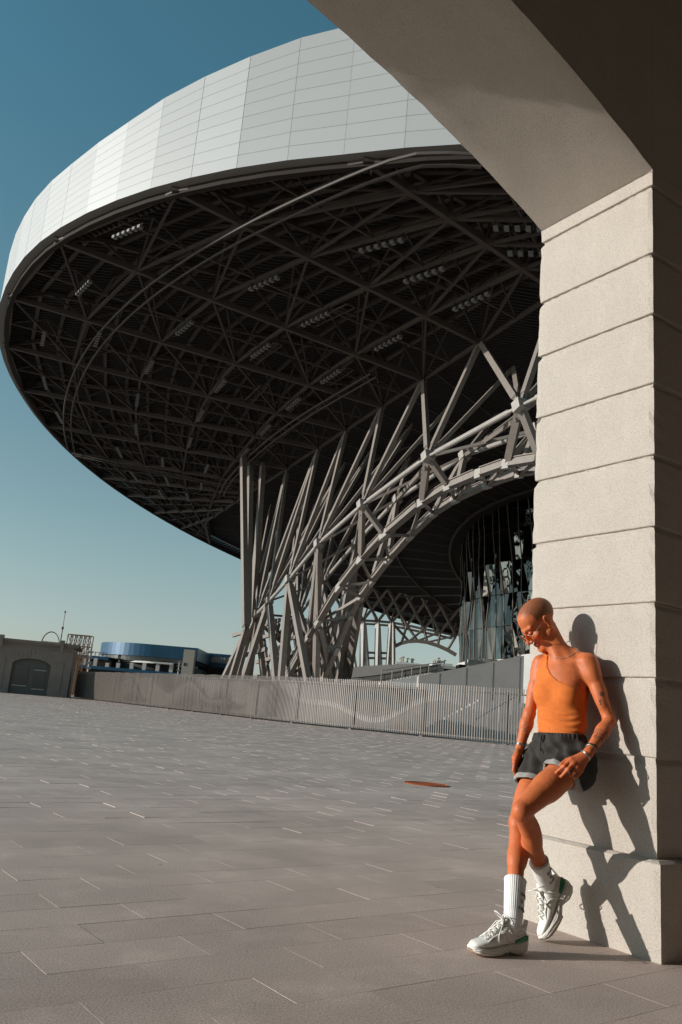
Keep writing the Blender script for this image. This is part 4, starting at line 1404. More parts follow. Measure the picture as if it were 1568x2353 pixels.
lo = np.array([.78, 3.92, -.02]); hi = np.array([1.62, 4.86, 1.74])
body = Field(lo, hi, .0034)
trunk = Field([.85, 4.1, .75], [1.6, 4.86, 1.52], .0042)
def both(fn, *a, **k):
    getattr(body, fn)(*a, **k); getattr(trunk, fn)(*a, **k)
# trunk
rib = tp(-.004, .012, -.150)
both('ell', rib, TA, (.139, .094, .165), .02)
both('ell', tp(0, .0, -.05), TA, (.125, .068, .075), .05)
wst = tp(.012, .008, -.315)
both('ell', wst, TA, (.130, .084, .115), .06)
pel = mid_h + spn * .055
both('ell', pel, [hip_l, np.cross(hip_l, spn), spn], (.145, .098, .105), .06)
for sg in (-1, 1):
    both('ell', tp(sg * .066, .066, -.178), TA, (.056, .046, .056), .035)
    both('cone', tp(sg * .075, -.055, -.06), tp(sg * .06, -.06, -.22), .045, .04, .05)      # back muscles
    both('cone', tp(sg * .03, -.02, .055), tp(sg * .125, -.012, .012), .036, .036, .045)    # trapezius
    body.cone(tp(sg * .022, .052, -.010), tp(sg * .135, .030, .012), .011, .011, .022)      # collar bones
# neck
both('cone', tp(.0, -.005, .0), hd(0, -.022, -.045), .052, .050, .035)
body.cone(tp(.06, .02, .0), hd(.058, -.035, -.03), .018, .018, .03)            # the neck muscle that turns the head
body.cone(tp(.012, .05, -.02), hd(.0, .01, -.06), .018, .022, .03)
# head
H = Field(hd(0, 0, 0) - .17, hd(0, 0, 0) + .17, .0034)
def head_field(Fd, kk=.02):
    Fd.ell(hd(0, -.025, .040), HAX, (.0745, .102, .085), kk)
    Fd.ell(hd(0, .022, .045), HAX, (.063, .066, .064), .03)                     # forehead
    Fd.ell(hd(0, .032, -.028), HAX, (.053, .058, .078), .03)
    for s in (-1, 1):
        Fd.cone(hd(s * .052, -.004, -.048), hd(s * .018, .070, -.098), .017, .017, .03)   # jaw
        Fd.ell(hd(s * .043, .058, -.022), HAX, (.020, .020, .018), .02)          # cheek bones
        Fd.cone(hd(s * .012, .086, .022), hd(s * .046, .066, .026), .009, .009, .015)  # brow ridge
    Fd.ell(hd(0, .078, -.102), HAX, (.020, .016, .016), .018)
    for s in (-1, 1):
        Fd.ell(hd(s * .030, .099, .003), HAX, (.019, .017, .014), .012, 'cut')
        Fd.ell(hd(s * .030, .077, .002), HAX, (.0135, .0135, .012), .004)
    Fd.cone(hd(0, .086, .014), hd(0, .108, -.032), .008, .0105, .012)           # nose
    Fd.ell(hd(0, .111, -.036), HAX, (.0105, .0105, .010), .008)
    for s in (-1, 1): Fd.ell(hd(s * .0115, .099, -.041), HAX, (.0075, .010, .008), .006)
    Fd.cone(hd(-.019, .082, -.066), hd(.019, .082, -.066), .007, .007, .008)    # lips
    Fd.ell(hd(0, .090, -.063), HAX, (.015, .0075, .0055), .006)
    Fd.ell(hd(0, .088, -.074), HAX, (.014, .0075, .0065), .006)
    Fd.cone(hd(-.022, .097, -.0675), hd(.022, .097, -.0675), .0028, .0028, .004, 'cut')
    Fd.ell(hd(0, .094, -.088), HAX, (.018, .006, .006), .010, 'cut')
    for s in (-1, 1):                                                            # ears
        Fd.ell(hd(s * .0755, -.018, .002), HAX, (.009, .019, .032), .006)
        Fd.ell(hd(s * .085, -.013, .004), HAX, (.007, .010, .019), .005, 'cut')
        Fd.ell(hd(s * .072, -.008, -.026), HAX, (.007, .009, .010), .006)
head_field(body)
head_field(H)

# legs
def leg(Hp, K, A, fwd, k_hip):
    t_ = _n(K - Hp); s_ = _n(A - K)
    side = _n(np.cross(s_, fwd)); fw = _n(np.cross(side, s_)); fwt = _n(fwd - t_ * fwd.dot(t_))
    body.cone(Hp, Hp + (K - Hp) * .55, .083, .068, k_hip)
    body.cone(Hp + (K - Hp) * .5, K, .068, .046, .02)
    body.ell(Hp + (K - Hp) * .62 + fwt * .018, [np.cross(t_, fwt), fwt, t_], (.050, .045, .13), .03)    # quadriceps
    body.ell(K + fw * .012, [side, fw, s_], (.037, .036, .045), .018)                                   # knee cap
    body.ell(K + s_ * .055 + fw * .022, [side, fw, s_], (.018, .017, .03), .015)
    body.cone(K, K + (A - K) * .4, .043, .041, .012)
    body.cone(K + (A - K) * .35, A - s_ * .01, .042, .030, .02)
    for sd in (-1, 1):                                                                                  # calf muscle heads
        body.ell(K + (A - K) * .27 - fw * .026 + side * sd * .016, [side, fw, s_], (.028, .030, .098), .014)
    body.cone(K + s_ * .05 + fw * .024, K + (A - K) * .85 + fw * .010, .010, .008, .018)                # shin bone
    return fw, side
fwL = _n(NW * .9 + _n(np.array([0, 0, EYE]) - Lk) * .35)
fwR = _n(NW * .9 + _n(np.array([0, 0, EYE]) - Rk) * .25)
rfw, rside = leg(Rh, Rk, Ra, fwR, .03)
lfw, lside = leg(Lh, Lk, La, fwL, .008)
LEGS = body.g.copy()                             # trunk, head and legs, before the arms
# deltoids and arms
for S_, E_, Wr, sg in ((Ls, Le, Lw, 1), (Rs, Re, Rw, -1)):
    d = _n(E_ - S_)
    body.ell(S_ + d * .035, [np.cross(d, frt), frt, d], (.043, .046, .072), .04)
    if sg < 0: trunk.ell(S_ + d * .035, [np.cross(d, frt), frt, d], (.043, .046, .072), .04)
    body.cone(S_, S_ + (E_ - S_) * .55, .040, .037, .03)
    body.cone(S_ + (E_ - S_) * .45, E_, .037, .029, .012)
    body.ell(S_ + (E_ - S_) * .55 + frt * .010, [np.cross(d, frt), frt, d], (.030, .032, .085), .015)
    e = _n(Wr - E_)
    body.cone(E_, E_ + (Wr - E_) * .35, .031, .035, .012)
    body.cone(E_ + (Wr - E_) * .3, Wr, .035, .0225, .014)
    body.cone(E_, E_ - d * .004, .031, .030, .012)
# left hand resting on the thigh: the thigh surface decides how deep each joint lies
Lt, Rt = _n(Lk - Lh), _n(Rk - Rh)
LhemN = _n(Lt * .9 + np.array([0, 0, -.35])); RhemN = _n(Rt * .75 + np.array([0, 0, -.6]))
Lhem, Rhem = Lh + Lt * .125, Rh + Rt * .125
def on_thigh(px, py, r, lift=.0):
    dvec = _n(ray(px, py)); t = 3.5
    for _ in range(60):
        X = ORG + dvec * t
        d = float(sd_cone(X[None], Lh, Lh + (Lk - Lh) * .55, .083, .068)[0]); d = min(d, float(sd_cone(X[None], Lh + (Lk - Lh) * .5, Lk, .068, .046)[0]))
        cl = float(sd_cone(X[None], Lh - Lt * .02, Lh + Lt * .26, .104, .096)[0]); d = min(d, max(cl, float((X - Lhem) @ LhemN) - .008))
        if d < r * .8 + lift or t > 5.2: break
        t += max(.002, (d - r * .8 - lift) * .7)
    return ORG + dvec * t
fingersL = [[(1314, 1747, .016), (1297.5, 1760.5, .010), (1280.5, 1774, .002)],
            [(1318.5, 1756, .018), (1306.5, 1768, .016), (1291, 1784, .002)],
            [(1327, 1763, .018), (1320.5, 1775, .016), (1312, 1785, .002)],
            [(1334.5, 1770, .016), (1331, 1780, .012), (1321, 1789, .001)]]
wrist_in = Lw
ks = []
for i, fg in enumerate(fingersL):
    r0 = (.0098, .0102, .0096, .0086)[i]
    P_ = [on_thigh(x, y, r0, l) for x, y, l in fg]
    ks.append(P_[0])
    body.cone(P_[0], P_[1], r0 + .0012, r0 * .95, .006)
    body.cone(P_[1], P_[2], r0 * .97, r0 * .76, .004)
for i in range(4):
    body.cone(wrist_in, ks[i], .0195, .0135, .012)
for i in range(3):
    body.cone(ks[i], ks[i + 1], .0115, .011, .008)
th0 = Lw + (ks[0] - Lw) * .35; th1 = on_thigh(1303, 1747, .010, .006); th2 = on_thigh(1289, 1757, .009, .0)
body.cone(th0, th1, .013, .010, .008); body.cone(th1, th2, .010, .0078, .005)
# right hand hanging beside the hip, fingers slightly curled
rk = [PW(1183.5 + 3.0 * i, 1752 + 1.2 * i, .345 - .021 * i) for i in range(4)]
for i in range(4):
    body.cone(Rw, rk[i], .018, .0115, .012)
    m_ = rk[i] + np.array([0, 0, -.040]) + NW * .004 + frt * .004 ; e_ = m_ + np.array([.006, 0, -.032 + .003 * abs(i - 1)]) - NW * .010
    body.cone(rk[i], m_, .0092, .0086, .006); body.cone(m_, e_, .0085, .0068, .003)
for i in range(3): body.cone(rk[i], rk[i + 1], .011, .011, .008)
t0_ = Rw + (rk[0] - Rw) * .3 + frt * .012; t1_ = t0_ + np.array([-.012, 0, -.035]) + frt * .012; t2_ = t1_ + np.array([0, 0, -.030]) - frt * .002
body.cone(t0_, t1_, .012, .010, .008); body.cone(t1_, t2_, .010, .0075, .004)

person = thing('person', 'person with cropped hair in an orange one-shoulder top and dark shorts leaning on the pier', 'person')
V, F = body.mesh()
# pigment: sun-tanned skin, redder lips and finger tips, tattoos
base = np.array([.53, .142, .047])
cols = np.tile(base, (len(V), 1))
def blend(mask, col):
    cols[:] = cols * (1 - mask[:, None]) + np.array(col) * mask[:, None]
def near(p, r, soft=.004): return np.clip((r - np.linalg.norm(V - p, axis=1)) / soft, 0, 1)
for z_ in (-.063, -.074):
    q = ((V - hd(0, .092, z_)) @ np.array(HAX).T) / HSC
    blend(np.clip(1.2 - np.sqrt((q[:, 0] / .019) ** 2 + (q[:, 1] / .012) ** 2 + (q[:, 2] / .0065) ** 2), 0, 1) * .8, (.40, .10, .07))
for s in (-1, 1):                                # brows
    q = ((V - hd(s * .032, .083, .0255)) @ np.array(HAX).T) / HSC
    blend(np.clip(1.3 - np.sqrt((q[:, 0] / .021) ** 2 + (q[:, 1] / .022) ** 2 + ((q[:, 2] - .06 * abs(0)) / .0048) ** 2), 0, 1) * .75, (.13, .06, .035))
    q = ((V - hd(s * .030, .090, .004)) @ np.array(HAX).T) / HSC
    blend(np.clip(1.2 - np.sqrt((q[:, 0] / .015) ** 2 + (q[:, 1] / .014) ** 2 + (q[:, 2] / .003) ** 2), 0, 1) * .7, (.06, .03, .02))
for p_, r_, a_ in ((Lk, .075, .5), (Rk, .075, .5), (Le, .06, .5), (Re, .06, .4), (ks[1], .07, .55), (rk[1], .07, .55), (hd(0, .11, -.035), .030, .5), (hd(.045, .065, -.03), .035, .4), (hd(.078, -.018, 0), .035, .6), (Ls, .06, .3), (Rs, .06, .3)):
    blend(near(p_, r_, r_ * .9) * a_, (.50, .105, .042))          # sun-reddened knees, elbows, knuckles, cheeks
rt = np.random.RandomState(2)
ink = (.055, .04, .04)
def band(A, Bp, t0, w, rad=.05):
    d = Bp - A; L2 = d.dot(d); t = ((V - A) @ d) / L2
    dist = np.linalg.norm(V - A - t[:, None] * d, axis=1)
    blend((np.abs(t - t0) < w).astype(float) * (dist < rad) * .8, ink)
for t0, w in ((.43, .010), (.475, .008), (.515, .008)): band(Le, Lw, t0, w)
def project(P_):
    q_ = (P_ - ORG) @ ROT
    return CX + FPX * q_[:, 0] / -q_[:, 2], CY - FPX * q_[:, 1] / -q_[:, 2], -q_[:, 2]
_px, _py, _pz = project(V)
def tattoo(x, y, r, soft=.6, amt=.95):
    r = r + .35              # ink in the skin where the picture shows it
    d_ = np.hypot(_px - x, _py - y); m_ = d_ < r + soft
    if m_.any(): blend(np.clip((r + soft - d_) / soft, 0, 1) * (_pz < _pz[m_].min() + .022) * amt, ink)
for cx_, cy_, rr_ in ((1384, 1595, 4.4), (1379.5, 1611, 3.0), (1381, 1618, 2.0)):
    for k in range(6):
        a = k * math.pi / 3; tattoo(cx_ + rr_ * .72 * math.cos(a), cy_ + rr_ * .8 * math.sin(a), rr_ * .33, .5)
for x, y, r in ((1366, 1692, 1.2), (1369, 1689, 1.0), (1372, 1692, 1.4), (1375, 1696, 1.2), (1378, 1692, 1.0), (1381, 1697, 1.6), (1385, 1699, 1.7), (1389, 1694, 1.2), (1394, 1689, 1.0), (1396, 1685, 1.2), (1373, 1687, .9), (1368, 1696, 1.0), (1384, 1704, 1.2)): tattoo(x, y, r)
for k in range(16): tattoo(1209 + rt.uniform(-4, 5), 1672 + rt.uniform(-14, 22), rt.uniform(.6, 1.4), .5, .6)
# cropped hair: pigment that fades out at the hairline, a little denser at the sides
q = ((V - HC) @ np.array(HAX).T) / HSC
edge = np.where(q[:, 1] > -.03, q[:, 2] - (.030 + .72 * np.clip(q[:, 1] + .02, 0, .1)), q[:, 2] - (.030 + (q[:, 1] + .03) * 1.35))
edge = np.where(np.abs(q[:, 0]) > .05, np.maximum(edge, np.where((q[:, 1] < .022) & (q[:, 1] > -.10), q[:, 2] - .010, -1)), edge)
inside = (np.linalg.norm(q, axis=1) < .16) & (np.abs(q[:, 0]) < .0765)
hm = np.clip(edge / .030, 0, 1) * inside * (.55 + .30 * np.clip(np.abs(q[:, 0]) / .07, 0, 1)) * rt.uniform(.75, 1.15, len(V))
blend(np.clip(hm * 1.15, 0, 1), (.18, .070, .033))
bod = mesh_from('body', V, F, MT['skin'], person, cols=cols)

def sample(g_, X_, lo_, res_):
    xp = (X_ - lo_) / res_; n_ = np.array(g_.shape)
    i_ = np.clip(np.floor(xp).astype(int), 0, n_ - 2); w_ = np.clip(xp - i_, 0, 1); acc_ = 0
    for a_ in (0, 1):
        for b_ in (0, 1):
            for c_ in (0, 1):
                acc_ = acc_ + g_[i_[..., 0] + a_, i_[..., 1] + b_, i_[..., 2] + c_] * (w_[..., 0] if a_ else 1 - w_[..., 0]) * (w_[..., 1] if b_ else 1 - w_[..., 1]) * (w_[..., 2] if c_ else 1 - w_[..., 2])
    return acc_

# ---- one-shoulder top
sl, X = trunk.sub(trunk.lo, trunk.lo + trunk.res * (trunk.n - 1))
q = (X - mid_s) @ np.array(TA).T
u, f_, v = q[..., 0], q[..., 1], q[..., 2]
gu = np.interp(u, [-.135, -.105, -.085, -.055, -.015, .03, .10, .145, .2], [.30, .20, .05, -.03, -.080, -.116, -.140, -.155, -.17])
gu = np.where(f_ < -.01, np.interp(u, [-.135, -.118, -.095, -.02, .05, .2], [.3, .2, .03, -.05, -.10, -.14]), gu)
tg = trunk.g.copy()                              # over the shoulder the strap follows the whole body
msk = (u < -.02) & (v > -.11) & (u > -.19) & (v < .075) & (f_ < .10)
acc_ = sample(body.g, X[msk], body.lo, body.res) + np.clip((-v[msk] - .03) / .05, 0, 1) * .03 + np.where(np.linalg.norm(X[msk] - HC, axis=1) < .150, 1, 0)
tg[msk] = np.minimum(tg[msk], acc_)
arm_r = (u + .150) + np.clip(v + .10, 0, 1) * -.16
waist_v = -torso_len + .118 + .02 * np.clip(np.abs(u) / .1, 0, 1) ** 2
folds = (.0016 + .0012 * np.sin(u * 17 + v * 40)) * np.sin(v * 270 + 26 * u * np.sin(v * 30) + 4 * np.sin(u * 23)) * np.clip((-v - .235) / .06, 0, 1) + .0012 * np.sin(v * 190 + u * 60) * np.clip((-v - .16) / .1, 0, 1)
tf = np.maximum.reduce([tg - .0050 - folds, (v - gu) * .75, np.where(v > -.135, (-.147 + np.clip(v + .11, 0, .2) * .28) - u, -1), v - .072, waist_v - v])
V3, F3 = surface_nets(tf.astype(np.float32), trunk.lo, trunk.res)
top = mesh_from('tank_top', V3, F3, MT['orange_top'], person)

# ---- shorts with turned-up fleece cuffs
SF = Field(np.minimum(Lh, Rh) - .26, np.maximum(Lh, Rh) + .24, .0045)
sl, X = SF.sub(SF.lo, SF.lo + SF.res * (SF.n - 1))
hax = [hip_l, np.cross(hip_l, spn), spn]
def shorts_field(off, cut):
    pe = sd_ell(X, pel + spn * .035, hax, (.158 + off, .112 + off, .115 + off))
    wa = sd_cone(X, pel + spn * .01, pel + spn * .075, .112 + off, .098 + off)
    pe = smin(pe, sd_ell(X, mid_h - spn * .040 + frt * .025, hax, (.075 + off, .075 + off, .055 + off)), .03)
    wa = sd_ell(X, pel + spn * .06, hax, (.136 + off, .100 + off, .12 + off))
    l_ = sd_cone(X, Lh + spn * .01 - Lt * .02, Lh + Lt * .26 - np.array([0, 0, .004]), .094 + off, .080 + off)
    r_ = sd_cone(X, Rh + spn * .01 - Rt * .02, Rh + Rt * .24, .102 + off, .099 + off)
    bk = sd_ell(X, Lh - frt * .02 + np.array([0, 0, -.045]) + lat * .02, [lat, frt, np.array([0, 0, 1.0])], (.075 + off, .085 + off, .095 + off))
    if cut:
        l_ = np.maximum(l_, (X - Lhem) @ LhemN); r_ = np.maximum(r_, (X - Rhem) @ RhemN)
        bk = np.maximum(bk, (X - Lhem) @ LhemN)
    return l_, r_, smin(pe, wa, .04), bk
qs = (X - pel) @ np.array(hax).T
fold = .0055 * np.sin(qs[..., 0] * 95 + 2.2 * np.sin(qs[..., 2] * 22) + qs[..., 2] * 35) * np.clip(1 - np.abs(qs[..., 2]) * 3.0, .2, 1) + .0045 * np.sin(qs[..., 0] * 41 - qs[..., 2] * 60 + 1.3)
gather = .0022 * np.sin(np.arctan2(qs[..., 1], qs[..., 0]) * 46) * np.clip((qs[..., 2] - .055) / .02, 0, 1)
l_, r_, p_, b_ = shorts_field(0.0, True)
outer = smin(smin(smin(p_, r_, .03), l_, .022), b_, .03) - fold - gather
l2, r2, p2, b2 = shorts_field(-.010, False)
inner = smin(smin(smin(p2, r2, .03), l2, .022), b2, .03) - fold
wl = (X - (pel + spn * .098)) @ _n(spn + lat * .0) + .012 * np.clip(qs[..., 1] / .1, 0, 1)
hemline = -.12
bs = sample(LEGS, X, body.lo, body.res)
hemcut = np.where(sd_cone(X, Lh, Lh + Lt * .3, .083, .07) < sd_cone(X, Rh, Rh + Rt * .3, .083, .07), (X - Lhem) @ LhemN, (X - Rhem) @ RhemN)
outer = np.minimum(outer, np.maximum(bs - .008 - .5 * fold, hemcut))
hollow = np.maximum(inner, np.minimum(-(X - Lhem) @ LhemN, -(X - Rhem) @ RhemN) - .085)
sf = np.maximum.reduce([outer, -hollow, wl])
V4, F4 = surface_nets(sf.astype(np.float32), SF.lo, SF.res)
shorts = mesh_from('shorts', V4, F4, MT['shorts'], person)
for side_, c_, hn, P0_ in (('l', l_, LhemN, Lhem), ('r', r_, RhemN, Rhem)):
    raw = shorts_field(.0, False); co = (smin(raw[0], raw[3], .03) if side_ == 'l' else raw[1]) - fold * .7 - .0045
    raw2 = shorts_field(-.008, False); ci = (smin(raw2[0], raw2[3], .03) if side_ == 'l' else raw2[1]) - fold * .7
    pl_ = (X - P0_) @ hn
    mine_ = sd_cone(X, Lh, Lh + Lt * .3, .083, .07) - sd_cone(X, Rh, Rh + Rt * .3, .083, .07)
    co = np.minimum(co, np.maximum(bs - .0125, mine_ if side_ == 'l' else -mine_)); ci = np.minimum(ci, bs - .001)
    cf = np.maximum.reduce([co, -ci, pl_ - .006, -(pl_ + .024)])
    other = raw[1] if side_ == 'l' else np.minimum(raw[0], raw[3])
    V5, F5 = surface_nets(cf.astype(np.float32), SF.lo, SF.res)
    mesh_from('cuff', V5, F5, MT['cuff'], shorts)
# drawstring
m = MB()
for k, du in enumerate((0, .014)):
    pts = []
    for i in range(9):
        v_ = .075 - .022 * i
        p = pel + hax[0] * (-.02 + du + .004 * math.sin(i * 1.3 + k)) + hax[2] * v_
        dvec = hax[1]
        # lie on the cloth: march in from the front
        for st in range(200):
            Xp = p + dvec * (.17 - st * .001)
            if sd_ell(Xp[None], pel + spn * .035, hax, (.160, .114, .117))[0] < .004 or sd_cone(Xp[None], Lh + spn * .01 - Lt * .02, Lh + Lt * .26, .106, .122)[0] < .002 and False: break
        pts.append(Xp)
    m.tube(pts, .0032, 6)
m.build('drawstring', MT['shorts'], shorts, smooth=True)

# ---- socks: ribbed tubes over the shin and into the shoe
def sock(name, K, A, t_top, toe_dir, fw, side, inn, r_top=.050):
    """swept ribbed tube from mid-calf past the ankle into the shoe"""
    top_ = K + (A - K) * t_top
    path, rad = [], []
    for i in range(15):
        t = t_top + (1 - t_top) * i / 14
        p = K + (A - K) * t
        path.append(p); rad.append((r_top - .009 * (t - t_top) / (1 - t_top) + .0015 * (1 if i == 0 else 0)))
    heel = A - fw * .012
    path += [A + (inn - A) * .33, A + (inn - A) * .66, inn]
    rad += [.039, .038, .034]
    rings = []; n = 132
    for i, (p, r) in enumerate(zip(path, rad)):
        a = path[max(0, i - 1)]; b = path[min(len(path) - 1, i + 1)]; d = _n(b - a)
        s_ = _n(side - d * side.dot(d)); f2 = np.cross(d, s_)
        ring = []
        bunch = .0012 * math.sin(i * 2.2)
        for k in range(n):
            th = 2 * math.pi * k / n
            rr_ = r + .0007 * (1 if (k // 2) % 2 else -1) * min(1, max(0, (15 - i) / 4)) + bunch * (i > 9)
            ring.append(p + s_ * math.cos(th) * rr_ + f2 * math.sin(th) * rr_ * 1.06)
        rings.append(ring)
    mb = MB(); mb.loft(rings)
    o = mb.build(name, MT['sock'], person, smooth=True)
    return o, path, rad
LETTERS = {'Ж': [[(0, 0), (.5, .5), (0, 1)], [(1, 0), (.5, .5), (1, 1)], [(.5, 0), (.5, 1)]], 'И': [[(0, 1), (0, 0), (1, 1), (1, 0)]],
           'Т': [[(0, 1), (1, 1)], [(.5, 1), (.5, 0)]], 'Ь': [[(0, 1), (0, 0), (.7, 0), (.8, .25), (.7, .5), (0, .5)]],
           'В': [[(0, 0), (0, 1), (.6, 1), (.7, .75), (.6, .52), (0, .52)], [(.6, .52), (.85, .3), (.7, 0), (0, 0)]],
           'К': [[(0, 0), (0, 1)], [(.9, 1), (0, .5), (.9, 0)]], 'А': [[(0, 0), (.5, 1), (1, 0)], [(.2, .35), (.8, .35)]],
           'Й': [[(0, 1), (0, 0), (1, 1), (1, 0)], [(.2, 1.25), (.5, 1.12), (.8, 1.25)]], 'Ф': [[(.5, 0), (.5, 1)], [(.5, .85), (0, .7), (0, .4), (.5, .25), (1, .4), (1, .7), (.5, .85)]]}
def sock_text(parent, path, rad, side, K, A, az0, rows, size=.013):
    """handwritten words lying on the knitted surface"""
    d = _n(A - K); vw = _n(np.array([0, 0, EYE]) - A); vw = _n(vw - d * vw.dot(d)); rt_ = np.cross(d, vw)
    if rt_.dot(rgt) < 0: rt_ = -rt_
    m = MB()
    for word, s0, off in rows:
        c = K + (A - K) * s0
        t = np.linalg.norm(c - path[0]) / np.linalg.norm(path[14] - path[0]); r = float(np.interp(t, [0, 1], [rad[0], rad[13]])) * 1.045 + .0006
        for i, ch in enumerate(word):
            for st in LETTERS[ch]:
                P_ = []
                for (x0, y0), (x1, y1) in zip(st[:-1], st[1:]):
                    for q in np.linspace(0, 1, 4, endpoint=False): P_.append((x0 + (x1 - x0) * q, y0 + (y1 - y0) * q))
                P_.append(st[-1])
                pts = []
                for x, y in P_:
                    a = az0 + (off + i * size * 1.15 + x * size * .85) / r
                    pts.append(c - d * (y * size - .5 * size) * 1.0 + (vw * math.cos(a) + rt_ * math.sin(a)) * r - d * .25 * size * 0)
                m.tube(pts, .0013, 5)
    return m.build('lettering', MT['ink'], parent)

# ---- chunky sneakers, each built along its own foot
def shoe(name, heel, toe, up_hint, label=None):
    X_ = _n(toe - heel); Z_ = np.array(up_hint, float); Z_ = _n(Z_ - X_ * Z_.dot(X_)); Y_ = np.cross(Z_, X_)
    L = np.linalg.norm(toe - heel); sc_ = L / .285
    def P(x, y, z): return heel + (X_ * x + Y_ * y + Z_ * z) * sc_
    root = bpy.data.objects.new(name, None); C.objects.link(root); root.parent = person
    # midsole: wavy chunky slab
    st = [(-.008, .026, .034, .060), (.004, .036, .010, .064), (.030, .042, .000, .060), (.062, .042, .000, .054), (.090, .038, .010, .050), (.108, .037, .017, .047), (.125, .039, .010, .044),
          (.150, .044, .000, .041), (.185, .048, .000, .038), (.220, .047, .002, .037), (.250, .043, .006, .038), (.272, .037, .014, .040), (.285, .024, .022, .040)]
    rings = []; n = 28
    for x, w, zb, zt in st:
        ring = []
        for k in range(n):
            a = 2 * math.pi * k / n; ca, sa = math.cos(a), math.sin(a)
            e = .45
            ring.append(P(x, w * math.copysign(abs(ca) ** e, ca), (zb + zt) / 2 + (zt - zb) / 2 * math.copysign(abs(sa) ** e, sa)))
        rings.append(ring)
    mb = MB(); mb.loft(rings); mb.build('midsole', MT['sole'], root, smooth=True)
    # carved flow lines on the midsole
    for dz, amp in ((.30, .003), (.62, .003)):
        for sgn in (-1, 1):
            mb = MB(); pts = [P(x, sgn * (w + .0002), zb + (zt - zb) * dz + amp * math.sin(x * 60)) for x, w, zb, zt in st[1:-1]]
            mb.tube(pts, .0022, 6); mb.build('sole_line', MT['shoe'], root, smooth=True)
    mb = MB()
    pts = [P(x, 0, zb - .001) for x, w, zb, zt in st[8:12]]
    for (x0, w0, z0, _), (x1, w1, z1, _) in zip(st[7:12], st[8:13]):
        mb.hexa([P(x0, -w0 * .86, z0 - .003), P(x1, -w1 * .86, z1 - .003), P(x1, w1 * .86, z1 - .003), P(x0, w0 * .86, z0 - .003),
                 P(x0, -w0 * .9, z0 + .008), P(x1, -w1 * .9, z1 + .008), P(x1, w1 * .9, z1 + .008), P(x0, w0 * .9, z0 + .008)])
    mb.build('outsole', MT['gum'], root)
    # upper
    up = [(-.002, .020, .050, .098, .5), (.012, .031, .048, .112, .5), (.040, .036, .045, .112, .55), (.070, .037, .042, .112, .6), (.092, .037, .040, .124, .7), (.112, .038, .038, .126, .75), (.135, .041, .036, .110, .85),
          (.165, .044, .034, .090, .9), (.200, .045, .032, .072, .9), (.235, .042, .032, .064, .85), (.262, .035, .034, .058, .8), (.279, .022, .036, .048, .8)]
    rings = []
    for x, w, zb, zt, e in up:
        ring = []
        for k in range(n):
            a = 2 * math.pi * k / n; ca, sa = math.cos(a), math.sin(a)
            ring.append(P(x, w * math.copysign(abs(ca) ** e, ca), (zb + zt) / 2 + (zt - zb) / 2 * math.copysign(abs(sa) ** .8, sa)))
        rings.append(ring)
    mb = MB(); mb.loft(rings); mb.build('upper', MT['shoe'], root, smooth=True)
    # collar, heel tab, tongue, overlays
    mb = MB(); pts = []
    for k in range(24):
        a = 2 * math.pi * k / 24
        pts.append(P(.048 + .046 * math.cos(a), .035 * math.sin(a), .112 + .012 * math.cos(a) + (.006 if math.cos(a) < -.5 else 0)))
    mb.tube(pts, .0085 * sc_, 8, closed=True); mb.build('collar', MT['shoe'], root, smooth=True)
    mb = MB(); mb.hexa([P(-.006, -.012, .095), P(.008, -.012, .095), P(.008, .012, .095), P(-.006, .012, .095), P(-.016, -.009, .135), P(-.008, -.009, .137), P(-.008, .009, .137), P(-.016, .009, .135)])
    mb.build('heel_tab', MT['shoe'], root)
    mb = MB(); rings = []
    for x, z, w in ((.175, .088, .022), (.140, .112, .024), (.112, .132, .025), (.096, .150, .023), (.088, .158, .014)):
        rings.append([P(x, -w, z - .006), P(x + .006, 0, z + .004), P(x, w, z - .006), P(x - .008, 0, z - .008)])
    mb.loft(rings); mb.build('tongue', MT['shoe'], root, smooth=True)
    for sgn in (-1, 1):
        mb = MB(); mb.tube([P(.10, sgn * .040, .060), P(.13, sgn * .0415, .085), P(.155, sgn * .036, .090), P(.19, sgn * .034, .076), P(.215, sgn * .037, .058), P(.245, sgn * .036, .046)], .004 * sc_, 6); mb.build('overlay', MT['shoe'], root, smooth=True)
        mb = MB(); mb.tube([P(.015, sgn * .034, .085), P(.05, sgn * .038, .074), P(.085, sgn * .039, .082), P(.105, sgn * .039, .105)], .004 * sc_, 6); mb.build('overlay', MT['shoe'], root, smooth=True)
        # translucent green gel block at the heel
        mb = MB(); rings = []
        for x, z0_, z1_, w in ((.000, .060, .082, .034), (.018, .060, .080, .0405), (.045, .058, .070, .0425), (.072, .055, .060, .0415)):
            rings.append([P(x, sgn * (w - .01), z0_), P(x, sgn * (w + .002), z0_), P(x, sgn * (w + .001), z1_), P(x, sgn * (w - .01), z1_)])
        mb.loft(rings); mb.build('heel_insert', MT['green_insert'], root)
    # laces: crossings and a bow
    mb = MB()
    for k in range(5):
        x = .112 + .022 * k; z = float(np.interp(x, [.11, .135, .165, .20], [.134, .118, .098, .080]))
        mb.tube([P(x, -.024, z - .006), P(x + .010, 0, z + .006), P(x + .020, .024, z - .012)], .0026 * sc_, 6)
        mb.tube([P(x, .024, z - .006), P(x + .010, 0, z + .007), P(x + .020, -.024, z - .012)], .0026 * sc_, 6)
    mb.build('lace', MT['lace'], root, smooth=True)
    mb = MB(); b0 = (.112, 0, .142)
    for sgn in (-1, 1):
        pts = [P(b0[0] + .020 * math.sin(a) * 1.0, sgn * (.030 * (1 - math.cos(a))), b0[2] + .010 * math.sin(a * .5) + .018 * math.sin(a)) for a in np.linspace(0, 2 * math.pi, 14)]
        mb.tube(pts, .0028 * sc_, 6)
        mb.tube([P(*b0), P(.135, sgn * .026, .128), P(.165, sgn * .043, .085), P(.168, sgn * .049, .048)], .0026 * sc_, 6)
